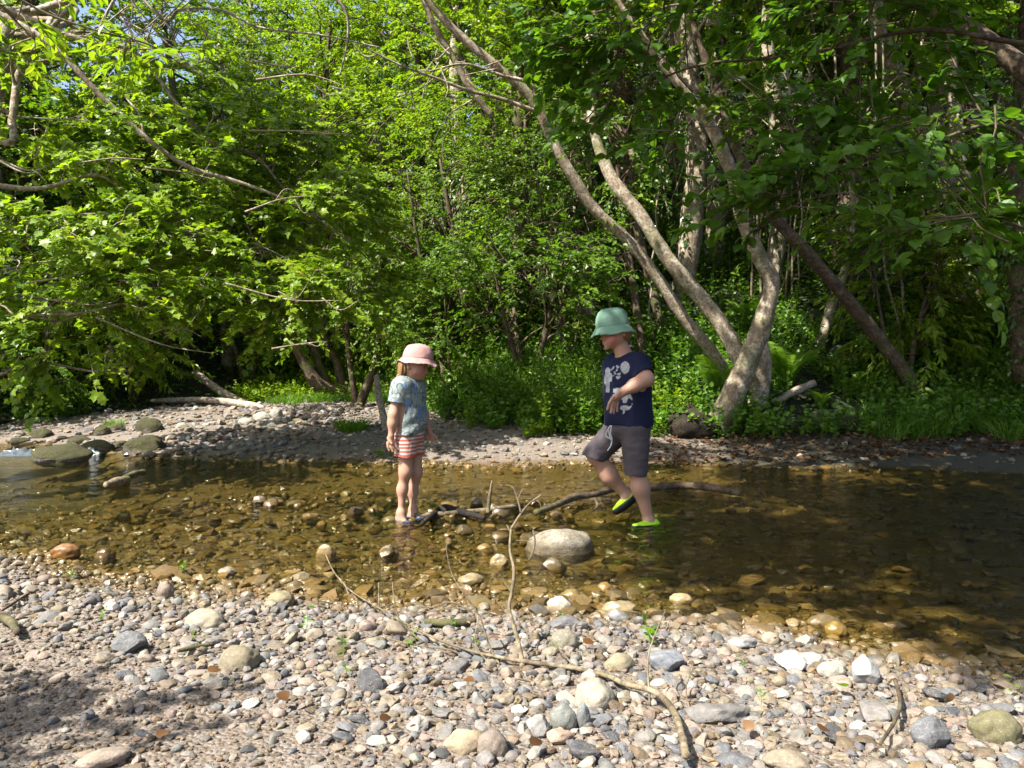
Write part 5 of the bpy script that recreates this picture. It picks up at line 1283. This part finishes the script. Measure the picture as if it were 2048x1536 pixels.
for k in range(230):
    x = ru.uniform(-4.2, -1.2); y = float(yh(x)) + ru.uniform(-.5, 2.2); blades(mb, (x, y), 45, .16, .22, ru)
tag(link('grass', mb.mesh('grass', M['leaf_herb'], False)), 'bright grass on the bank behind the gravel bar', kind='stuff')
mb = MB()
for k in range(55):
    x = ru.uniform(4.2, 6.8); y = float(yh(x)) + ru.uniform(-.25, 1.2); blades(mb, (x, y), 40, .14, .32, ru)
tag(link('grass', mb.mesh('grass', M['leaf_herb'], False)), 'shaded grass on the far bank', kind='stuff')
for px_, py_, n_, rad, h, lab in ((706, 862, 420, .17, .20, 'bright green grass tuft growing on the gravel bar'), (640, 800, 240, .2, .25, 'grass tuft at the foot of the curved tree'), (228, 856, 160, .12, .16, 'grass tuft on a flat stone beyond the mossy boulders')):
    p = G(px_, py_); mb = MB(); blades(mb, p[:2], n_, rad, h, ru)
    tag(link('grass_tuft', mb.mesh('grass_tuft', M['leaf_herb'], False)), lab, 'grass tuft')

# ferns
def fern(px_, py_, Y, h_px, nf, lab, seed, spread=1.0, mat='leaf_fern', facing=None):
    r = np.random.default_rng(seed); b = W(px_, py_, Y); b = hpt(b[0], b[1], -.02); L0 = pr(h_px, Y) * 1.15; mb = MB()
    for f in range(nf):
        a = f / nf * 6.28 + r.normal(0, .25) if facing is None else facing + r.normal(0, .8); L = L0 * r.uniform(.75, 1.1); out = np.array([math.cos(a), math.sin(a), 0])
        t = np.linspace(0, 1, 34); up = r.uniform(.75, 1.0)
        Pq = b + out * (spread * L * .55 * t ** 1.5)[:, None] + UP * (L * up * 1.25 * (t - .36 * t ** 2.8))[:, None]
        T = norm(np.gradient(Pq, axis=0)); S = norm(np.cross(T, UP) + 1e-6); N = np.cross(S, T)
        V, fc = tube(Pq, np.linspace(.006, .0015, 34), 4); mb.add(V, fc, tint=np.full(len(V), .3))
        i = np.arange(3, 34); wl = L * .20 * np.sin(np.pi * (t[i] * .86 + .10)) ** .8
        for sgn in (-1, 1):
            for off in (0,):
                q = Pq[i] + (np.roll(Pq, -1, 0)[i] - Pq[i]) * off * (i < 33)[:, None]
                add_leaves(mb, q, S[i] * sgn + T[i] * .42 - UP * .15, N[i] + r.normal(0, .15, (len(i), 3)), wl, 'fernlet', np.full(len(i), r.uniform(0, 1)))
    return tag(link('fern', mb.mesh('fern', M[mat], False)), lab, 'fern')
LEAF['fernlet'] = (np.array([(0, 0, 0), (-.075, .10, .01), (-.05, .6, .0), (0, 1, -.05), (.05, .6, .0), (.075, .10, .01)], float), LEAF['oval'][1])
fern(1572, 760, 9.9, 120, 13, 'tall sunlit fern fanning out between the fork and the short sunlit trunk', 1)
fern(1435, 770, 9.8, 110, 11, 'sunlit fern half hidden behind the slender leaning tree', 2)
fern(1395, 812, 9.5, 50, 9, 'small bright fern at the edge of the root mound', 3)
for k, (a, b_, Y, h_, lab) in enumerate(((1850, 740, 10.4, 100, 'dark fern just below the big ivy-laced tree'), (1770, 770, 10.2, 90, 'shaded fern behind the straight leaning trunk'), (1950, 770, 9.8, 90, 'shaded fern under the roots of the ivy-laced tree'), (1700, 800, 9.8, 60, 'low shaded fern among the herbs by the straight leaning trunk'), (2030, 800, 9.4, 80, 'shaded fern beside the dark edge of the wood'))):
    fern(a, b_, Y, h_, 10, lab, 10 + k, mat='leaf_mid')
for k, (a, b_, Y, h_, lab) in enumerate(((1640, 812, 9.5, 46, 'small fern in front of the short sunlit trunk'), (1905, 838, 9.2, 60, 'shaded fern by the foot of the straight leaning trunk'), (1500, 660, 11.2, 90, 'sunlit fern seen through the fork'))):
    fern(a, b_, Y, h_, 11, lab, 30 + k)
def strap_plant(px_, py_, Y, h_px, lab, seed):
    r = np.random.default_rng(seed); b = W(px_, py_, Y); b = hpt(b[0], b[1], -.02); n = 9; L = pr(h_px, Y); mb = MB()
    for f in range(n):
        a = r.uniform(0, 6.28); out = np.array([math.cos(a), math.sin(a), 0]); t = np.linspace(0, 1, 9); Pq = b + out * (L * .4 * t ** 1.5)[:, None] + UP * (L * t * (1 - .2 * t))[:, None]
        S = np.array([-math.sin(a), math.cos(a), 0]); w = (L * .07 * np.sin(np.pi * (t * .9 + .08)))[:, None]; V = np.concatenate([Pq - S * w, Pq + S * w]); i = np.arange(8)
        mb.add(V, [np.stack([i, i + 1, i + 10, i + 9], -1)], tint=np.full(18, r.uniform(0, 1)))
    tag(link('strap_fern', mb.mesh('strap_fern', M['leaf_fern'])), lab, 'fern')
strap_plant(2012, 668, 10.8, 80, 'upright strap-leaved fern at the base of the ivy-laced tree', 3)

# mound of roots and earth, burl, logs, post
p = G(1392, 880); V, Fc = rock(4, 91, .15, .3)
mb = MB(); S_ = np.array([pr(58, 9.1), .30, pr(44, 9.1)]); mb.add(V * S_ + (0, 0, S_[2] * .62), [Fc])
for k in range(9):
    a = W(1392 + ru.normal(0, 26), 800 + ru.uniform(0, 25), 9.0) - p; e = W(1392 + ru.normal(0, 42), 880, 8.85) - p; Vt, ft_ = tube(spline([a, (a + e) / 2 + (0, -.08, .03), e], 12), np.linspace(.02, .008, 12), 6, .2, k); mb.add(Vt, ft_)
tag(link('root_mound', mb.mesh('root_mound', M['root_earth']), None, p + (0, .25, -.03)), 'dark earthy root mound at the foot of the forked tree', 'root mound')
s = stem_px([(1515, 815), (1518, 770), (1524, 730), (1522, 695), (1515, 665)], [30, 29, 26, 20, 13], 9.5, 9.5); mb = MB(); Q = spline(s[0], 20); V, f = tube(Q - Q[0], np.interp(np.linspace(0, 1, 20), np.linspace(0, 1, 5), s[1]), 18, .22, 5); mb.add(V, f)
tag(link('stump', mb.mesh('stump', M['bark_pale']), None, Q[0]), 'pale mottled stump right behind the base of the forked tree'.replace('right ', ''), 'stump')
def log(pts, rr, Ys, mat, lab, cat='log', name='log', rough=.2, ground=None, seg=12, extra=()):
    P3 = [W(x, y, Y) for (x, y), Y in zip(pts, Ys)] if ground is None else [ground(x, y) for x, y in pts]
    o = np.array(P3[0]); mb = MB()
    n = len(P3) * 7; Q = spline(np.array(P3) - o, n); Rr = np.interp(np.linspace(0, 1, n), np.linspace(0, 1, len(rr)), rr) * np.array([q[1] for q in spline(P3, n)]) / F
    V, f = tube(Q, Rr, seg, rough, int(abs(o[0]) * 50)); mb.add(V, f)
    for ep, er in extra:
        E = [W(x, y, Y) - o for x, y, Y in ep]; V, f = tube(spline(E, len(E) * 6), np.interp(np.linspace(0, 1, len(E) * 6), np.linspace(0, 1, len(er)), er) * (o[1] / F), max(6, seg - 4), rough, len(E)); mb.add(V, f)
    return tag(link(name, mb.mesh(name, mat), None, o), lab, cat)
p = G(772, 862); Yp = p[1]
log([(776, 868), (770, 845), (764, 820), (757, 790), (753, 752)], [9, 8, 7, 7, 6], [Yp] * 5, M['bark_grey'], 'bleached driftwood post standing upright behind the girl', 'post', 'driftwood_post', extra=((((758, 800, Yp), (752, 790, Yp), (749, 780, Yp)), [4, 2]),))
def wz(dz): return lambda x, y: Gw(x, y) + np.array([0, 0, dz])
log([(212, 978), (235, 972), (256, 967)], [8, 10, 8], None, M['twig'], 'short pale log lying in the pool', 'log', 'log', .45, wz(.03))
log([(248, 968), (270, 960), (288, 956)], [5, 7, 6], None, M['bark_dark'], 'dark stub of wood touching the pale log in the pool', 'log', 'log', .45, wz(.05))
log([(300, 803), (360, 800), (430, 801), (505, 812), (530, 822)], [5, 6, 6, 8, 9], [13.4, 13.3, 13.2, 12.9, 12.7], M['bark_grey'], 'fallen pale trunk lying level beyond the gravel bar', 'fallen trunk', 'log')
log([(390, 745), (430, 775), (470, 800), (520, 822)], [7, 8, 9, 10], [14.2, 13.9, 13.6, 13.1], M['bark_pale'], 'fallen trunk sloping down to meet the level fallen one', 'fallen trunk', 'log')
log([(1545, 805), (1590, 783), (1628, 766)], [7, 8, 7], [9.6, 9.6, 9.7], M['bark_grey'], 'short broken grey log propped in the herbs by the short sunlit trunk')
log([(1880, 820), (1960, 800), (2035, 788)], [5, 5, 4], [9.2, 9.3, 9.4], M['bark_dark'], 'thin dark log lying in the shaded grass')
# wood in the stream
def gz(dz): return lambda x, y: (lambda p: p + np.array([0, 0, dz]))(G(x, y) if G(x, y)[2] > 0 else Gw(x, y))
Yb = Gw(900, 1040)[1]
log([(842, 1056), (868, 1034), (890, 1022), (925, 1030), (968, 1042)], [4, 6, 8, 7, 5], None, M['bark_black'], 'black forked branch lying in the water at the girl\'s feet', 'branch', 'branch', .15, wz(.02), extra=((((890, 1022, Yb), (880, 1012, Yb)), [5, 3]),))
log([(828, 1034), (880, 1032), (940, 1026), (990, 1022), (1045, 1012)], [5, 6, 5, 6, 4], None, M['twig'], 'brown stick in the water carrying an upright pale spike', 'stick', 'stick', .15, wz(.01), extra=((((976, 1026, Yb + .05), (979, 995, Yb + .05), (984, 962, Yb + .05)), [4.5, 3.5, 2]),))
log([(1072, 1036), (1110, 1022), (1150, 1003), (1190, 998), (1240, 985), (1300, 985), (1360, 980), (1420, 984), (1478, 996)], [6, 6, 8, 6, 7, 7, 7, 8, 6], None, M['bark_dark'], 'long crooked branch lying across the stream behind the boy\'s feet', 'branch', 'branch', .18, wz(.035), extra=((((1190, 998, 5.3), (1195, 1012, 5.25), (1182, 1024, 5.2)), [4, 2]),))
# fallen branch on the gravel, with its standing twigs
gb = gz(.03)
main = [(650, 1118), (668, 1160), (700, 1200), (760, 1240), (850, 1290), (930, 1318), (1000, 1330), (1060, 1337), (1150, 1350), (1215, 1370), (1250, 1392), (1310, 1415), (1345, 1455), (1362, 1500), (1372, 1545)]
P3 = [gb(x, y) for x, y in main]; o = P3[7]; mb = MB(); n = 110; Q = spline(np.array(P3) - o, n); Q[:, 2] += .012 * np.sin(np.linspace(0, 9, n))
RR = .78 * np.interp(np.linspace(0, 1, n), np.linspace(0, 1, 15), [1.2, 1.5, 1.8, 2.2, 2.6, 3.2, 4.5, 6, 6, 6.3, 7, 8, 9, 10, 11]) * (Q[:, 1] + o[1]) / F
V, f = tube(Q, RR, 10, .22, 4); mb.add(V, f)
def twig(pts, rr, dY=0.0, lean=0.0):
    b = gb(*pts[0]); n_ = len(pts); T_ = [W(x, y, b[1] + dY * i / max(n_ - 1, 1)) - o for i, (x, y) in enumerate(pts)]
    N_ = n_ * 6; V, f = tube(spline(T_, N_), np.interp(np.linspace(0, 1, N_), np.linspace(0, 1, len(rr)), rr) * b[1] / F, 6, .15, n_); mb.add(V, f)
U_ = [(1046, 1336), (1038, 1290), (1026, 1245), (1018, 1215), (1024, 1180), (1028, 1140), (1020, 1100), (1022, 1058)]
twig(U_, [6, 5, 4.5, 4, 4, 3.6, 3.2, 2.8], .25)
b_ = gb(*U_[0]); 
def twig_at(Y, pts, rr):
    T_ = [W(x, y, Y) - o for x, y in pts]; N_ = len(pts) * 6; V, f = tube(spline(T_, N_), np.interp(np.linspace(0, 1, N_), np.linspace(0, 1, len(rr)), rr) * Y / F, 6, .12, len(pts)); mb.add(V, f)
Yt = b_[1] + .25
twig_at(Yt, [(1022, 1058), (1040, 1030), (1058, 1008), (1082, 990), (1084, 986)], [2.8, 2.4, 2, 1.2]); twig_at(Yt, [(1042, 1026), (1036, 1000), (1028, 978), (1022, 974)], [2.2, 1.8, 1.2]); twig_at(Yt, [(1036, 1000), (1044, 980), (1050, 978)], [1.5, 1]); twig_at(Yt, [(1066, 1000), (1078, 1004), (1082, 1014)], [1.5, 1]); twig_at(Yt, [(1020, 1062), (1014, 1050)], [2.2, 1.4]); twig_at(Yt, [(1026, 1080), (1050, 1082), (1064, 1078)], [1.6, 1])
twig_at(b_[1] + .2, [(1024, 1185), (1010, 1165), (1000, 1150)], [2, 1]); twig_at(b_[1] + .2, [(1066, 1060), (1070, 1084), (1064, 1108), (1056, 1122)], [1.6, 1.6, 1.2])
for pts in ([(1000, 1330), (978, 1290), (960, 1235), (930, 1190), (905, 1150), (893, 1100), (895, 1086)], [(960, 1232), (905, 1205), (860, 1215), (820, 1205)], [(850, 1290), (800, 1240), (788, 1195), (785, 1165)], [(760, 1240), (758, 1205), (757, 1165)], [(1165, 1352), (1120, 1300), (1098, 1278)], [(1300, 1412), (1296, 1320), (1310, 1270), (1330, 1222)], [(1308, 1272), (1330, 1262), (1338, 1240)], [(1380, 1420), (1372, 1380), (1386, 1330)],
            [(940, 1320), (900, 1300), (830, 1290), (770, 1275)], [(1110, 1375), (1040, 1358), (1005, 1360)], [(700, 1200), (690, 1170), (672, 1150)], [(985, 1335), (952, 1290), (955, 1240)], [(1215, 1370), (1228, 1352), (1232, 1346)]):
    twig(pts, [2.4, 1.8, 1.4, 1.0], .1)
tag(link('fallen_branch', mb.mesh('fallen_branch', M['twig']), None, o), 'long fallen branch on the pebbles with twigs standing up from it', 'branch')
log([(1790, 1385), (1800, 1430), (1790, 1470), (1760, 1520)], [4, 4, 4, 3], None, M['bark_dark'], 'dark crooked stick among the pebbles near the broad slate slab', 'stick', 'stick', .2, gz(.035), 8)
log([(355, 1322), (385, 1316), (425, 1308)], [4, 5, 4], None, M['bark_dark'], 'short brown stick lying beside the large round tan stone', 'stick', 'stick', .2, gz(.03), 8)
log([(0, 1235), (30, 1215), (60, 1195)], [3, 3, 2], None, M['bark_dark'], 'thin brown twig lying on the damp gravel at the edge', 'stick', 'stick', .2, gz(.02), 8)
log([(0, 1250), (22, 1262), (36, 1285)], [8, 9, 6], None, M['bark_dark'], 'knobbly brown stick end poking onto the gravel', 'stick', 'stick', .3, gz(.03), 8)
log([(850, 1255), (905, 1258), (950, 1252)], [7, 9, 8], None, M['bark_dark'], 'stubby brown piece of wood in the pebbles by the upright twig', 'stick', 'stick', .25, gz(.02), 8)

# vines hanging in the wood
for k, (pts, rr, Y, lab) in enumerate((([(1745, -60), (1752, 200), (1762, 420), (1772, 540), (1796, 650), (1802, 690)], [3, 3, 4, 3], 10.4, 'pale vine hanging down beside the straight leaning trunk'), ([(1760, -60), (1768, 250), (1788, 450), (1800, 560), (1815, 640)], [3, 4, 4, 3], 10.5, 'second pale vine twined near the first hanging vine'),
          ([(1735, 300), (1740, 520), (1748, 600), (1735, 660), (1732, 780)], [2, 2, 2], 10.3, 'thin curling vine reaching the herbs'), ([(1670, 100), (1668, 300), (1690, 420), (1700, 470)], [3, 2, 2], 10.8, 'dark vine dangling under the hazel boughs'), ([(1560, -60), (1580, 200), (1600, 420), (1595, 560)], [4, 3, 2], 11.2, 'long vine hanging behind the forked tree'),
          ([(1850, -60), (1840, 200), (1850, 420), (1870, 560), (1900, 650)], [4, 4, 3], 10.9, 'vine running beside the ivy-laced trunks'), ([(1985, 480), (1975, 560), (1960, 620), (1950, 700)], [3, 3, 3], 11.0, 'vine clinging to the ivy-laced tree'), ([(1320, 330), (1310, 480), (1300, 600), (1310, 720)], [2, 3, 2], 11.0, 'thin vine hanging behind the fork'),
          ([(1215, 560), (1225, 640), (1232, 720), (1240, 790)], [2, 3, 3], 10.2, 'straight vine dropping beside the boy\'s shoulder'))):
    s = stem_px(pts, rr, Y, Y); Q = spline(s[0], 50); o_ = Q[-1]; Q = Q - o_ + np.stack([.02 * np.sin(np.linspace(0, 17 + k, 50)), .02 * np.cos(np.linspace(0, 14, 50)), np.zeros(50)], -1)
    V, f = tube(Q, np.interp(np.linspace(0, 1, 50), np.linspace(0, 1, len(s[1])), [a for a in s[1]]), 6, .1, k); mb = MB(); mb.add(V, f)
    tag(link('hanging_vine', mb.mesh('hanging_vine', M['bark_pale']), None, o_), lab, 'vine')
# tangle of dead twigs in the dark gap, and more on the slope
for k, (cx_, cy_, Y, rad, n_, lab) in enumerate(((1130, 500, 10.9, (.85, .4, .55), 90, 'tangle of curling dead twigs above the dark gap between the children'), (1010, 575, 11.4, (.6, .4, .5), 45, 'smaller tangle of brown dead twigs beside the drooping hawthorn'), (1560, 300, 11.4, (.9, .5, .9), 55, 'thicket of dead sticks behind the forked tree'), (1700, 480, 11.4, (.8, .4, .8), 55, 'thicket of dead sticks behind the hanging vines'))):
    c = W(cx_, cy_, Y); g_ = hpt(c[0], c[1] + .3, -.1); mb = MB()
    for j in range(6):
        a = g_ + (ru.normal(0, .25), ru.normal(0, .15), 0); e = c + ru.normal(0, .5, 3) * rad; V, f = tube(spline([a, (a + e) / 2 + ru.normal(0, .1, 3), e], 14) - g_, np.linspace(.02, .009, 14), 6, .15, j); mb.add(V, f)
    for j in range(n_):
        a = c + ru.normal(0, .55, 3) * rad; d = norm(ru.normal(0, 1, 3) * (1, .7, .6)); L = ru.uniform(.25, .7); m1 = a + d * L * .4 + ru.normal(0, .08, 3); e = a + d * L + ru.normal(0, .10, 3) - (0, 0, .12)
        V, f = tube(spline([a, m1, m1 * .5 + e * .5 + ru.normal(0, .05, 3), e], 14) - g_, np.linspace(.009, .003, 14), 5, .1, j); mb.add(V, f)
    tag(link('dead_bush', mb.mesh('dead_bush', M['twig']), None, g_), lab, 'dead bush')

# small plants on the gravel
def sprout(px_, py_, hpx, nl, kind, lab, seed, lean=.5, mat='leaf_herb', wide=1.0):
    r = np.random.default_rng(seed); p = G(px_, py_); p = p if p[2] > 0 else Gw(px_, py_); s = p[1] / F; h = hpx * s; mb = MB()
    c = np.repeat(p[None], 2, 0) * 1.0; d = np.stack([r.normal(0, lean * .5, 2), r.normal(0, lean * .5, 2), np.ones(2)], -1)
    tw = MB(); add_sprays(mb, c - p, d, np.array([h, h * .7]), nl, h * .55 * wide, kind, r, tw, .05, .45, 1.0, pinch=.25)
    V = np.concatenate(tw.V); mb.add(V, [np.concatenate(list(tw.F.values())[0])], tint=np.full(len(V), .3))
    return tag(link('seedling', mb.mesh('seedling', M[mat], False), None, p + (0, 0, .01)), lab, 'plant', 'small plants on the gravel')
for k, (a, b_, h_, nl, kd, lab) in enumerate(((614, 1262, 44, 5, 'slim', 'upright narrow-leaved seedling in the pebbles below the cream upright stone'), (684, 1318, 46, 7, 'slim', 'thin seedling with small bright leaves in mid gravel'), (694, 1355, 30, 6, 'slim', 'dark green rosette seedling in fine gravel'), (1302, 1292, 46, 4, 'hazel', 'broad-leaved sprig standing by the pebbly tip near the golden shallows'), (1522, 1420, 36, 6, 'slim', 'dark green weed in grey pebbles beside the fallen branch'),
             (1110, 1308, 30, 4, 'slim', 'pale green shoot on a speckled cobble'), (1482, 1345, 30, 7, 'slim', 'tufty green weed at the wet edge by the angular whitish block'), (822, 1306, 36, 5, 'slim', 'flat green seedling beside the long twig'), (950, 1310, 32, 4, 'slim', 'grassy shoot just above the fallen branch'), (366, 1152, 26, 7, 'oval', 'small green weed among wet ochre pebbles'), (390, 1288, 22, 4, 'oval', 'tiny round-leaved seedling by the dark angular stone'), (140, 1165, 26, 6, 'slim', 'small weed by the rust-brown stone'), (200, 1245, 24, 5, 'oval', 'small weed at the edge of the fine gravel'), (910, 1262, 24, 4, 'oval', 'lone pale leaf sprout beside the stubby wood'), (1125, 1248, 20, 7, 'oval', 'mossy sprout under the white domed stone'), (2030, 1400, 60, 5, 'slim', 'grassy sprout at the shaded water edge'))):
    sprout(a, b_, h_, nl, kd, lab, 70 + k, wide=.62 if kd != 'hazel' else .7)
p_ = G(1098, 868)
def leafy(px_, py_, hpx, n_, lab, seed, size=.05, kind='oval'):
    r = np.random.default_rng(seed); p = G(px_, py_); h = hpx * p[1] / F; mb, tw = MB(), MB(); c = r.normal(0, .05, (n_, 3)) * (1, 1, 0)
    add_sprays(mb, c, np.stack([r.normal(0, .35, n_), r.normal(0, .35, n_), np.ones(n_)], -1), h * r.uniform(.6, 1, n_), 13, size, kind, r, tw, .06, .4, 1.0)
    V = np.concatenate(tw.V); mb.add(V, [np.concatenate(list(tw.F.values())[0])], tint=np.full(len(V), .3))
    tag(link('leafy_plant', mb.mesh('leafy_plant', M['leaf_bright'], False), None, p), lab, 'plant', 'leafy plants on the far gravel edge')
leafy(1100, 872, 120, 9, 'bright leafy plant standing alone at the gravel edge between the children', 5)
leafy(1068, 876, 34, 9, 'low broad rosette at the gravel edge beside the bright leafy plant', 6, .06)
leafy(945, 858, 50, 8, 'low leafy plant on the gravel edge behind the girl', 7)
leafy(770, 912, 16, 8, 'tiny bright weeds on the gravel behind the girl\'s arm', 8, .03)
leafy(1150, 868, 36, 6, 'small leafy plant on the gravel edge by the boy', 9)
for k, (a, b_, h_) in enumerate(((1330, 860, 110), (1300, 850, 90), (1360, 830, 90), (1270, 830, 80))): leafy(a, b_, h_, 12, 'sunlit leafy herb clump by the boy and the root mound', 30 + k, .055)
# fallen leaves
FL = [(1166, 1314, .034, 'orange-brown fallen leaf on grey pebbles by the fallen branch'), (416, 1376, .036, 'brown curled leaf on fine gravel below the large round tan stone'), (1690, 1408, .034, 'yellow-green fallen leaf on the pebbles'), (1305, 1285, .027, 'green leaf lying by the broad-leaved sprig'), (870, 1110, .034, 'leaf lying in the shallows behind the upright twig'), (560, 1420, .034, 'pinkish brown leaf on the gravel'), (930, 1392, .027, 'rusty brown leaf scrap on the gravel'), (1500, 1480, .027, 'small tan leaf near the end of the fallen branch'), (1640, 1500, .030, 'pale brown leaf near the bottom of the pebbles'), (760, 1480, .027, 'reddish leaf scrap on fine gravel'), (1060, 1530, .030, 'brown leaf wedged under a pale stone'), (1900, 1420, .027, 'yellow leaf by the slate slab'), (330, 1500, .027, 'dull brown leaf in the shaded corner')]
for k, (a, b_, s_, lab) in enumerate(FL):
    p = G(a, b_); p = p if p[2] > 0 else Gw(a, b_); mb = MB(); add_leaves(mb, np.zeros((1, 3)), ru.normal(0, 1, (1, 3)) * (1, 1, .1), np.array([[.1, -.3, 1.]]), np.array([s_]), 'hazel', np.array([ru.uniform(0, 1)]))
    m_ = M['leaf_bright'] if 'green' in lab else M['leaf_dead']
    tag(link('fallen_leaf', mb.mesh('fallen_leaf', m_), None, p + (0, 0, .045)), lab, 'leaf', 'leaves lying on the gravel')
n = 420; y = ru.uniform(1.5, 3.4, n); x = ru.uniform(-.7, .7, n) * y; k = yn(x) - y > .1; x, y = x[k], y[k]; mb = MB()
add_leaves(mb, np.stack([x, y, H(x, y) + ru.uniform(.012, .035, len(x))], -1), ru.normal(0, 1, (len(x), 3)) * (1, 1, .25), ru.normal(0, .4, (len(x), 3)) + UP, ru.uniform(.008, .022, len(x)), 'slim', ru.uniform(0, 1, len(x)))
tag(link('litter', mb.mesh('litter', M['leaf_dead'], False)), 'scraps of rusty leaf litter among the pebbles', kind='stuff')
n = 3200; y = ru.uniform(7.5, 9.6, n); x = ru.uniform(1.0, 6.6, n); k = y < yh(x) + .4; x, y = x[k], y[k]; mb = MB()
add_leaves(mb, np.stack([x, y, H(x, y) + ru.uniform(.01, .04, len(x))], -1), ru.normal(0, 1, (len(x), 3)) * (1, 1, .25), ru.normal(0, .4, (len(x), 3)) + UP, ru.uniform(.03, .07, len(x)), 'oval', ru.uniform(0, .6, len(x)))
tag(link('litter', mb.mesh('litter', M['leaf_dead'], False)), 'brown leaf litter on the shaded far bank', kind='stuff')
exec_log('plants')
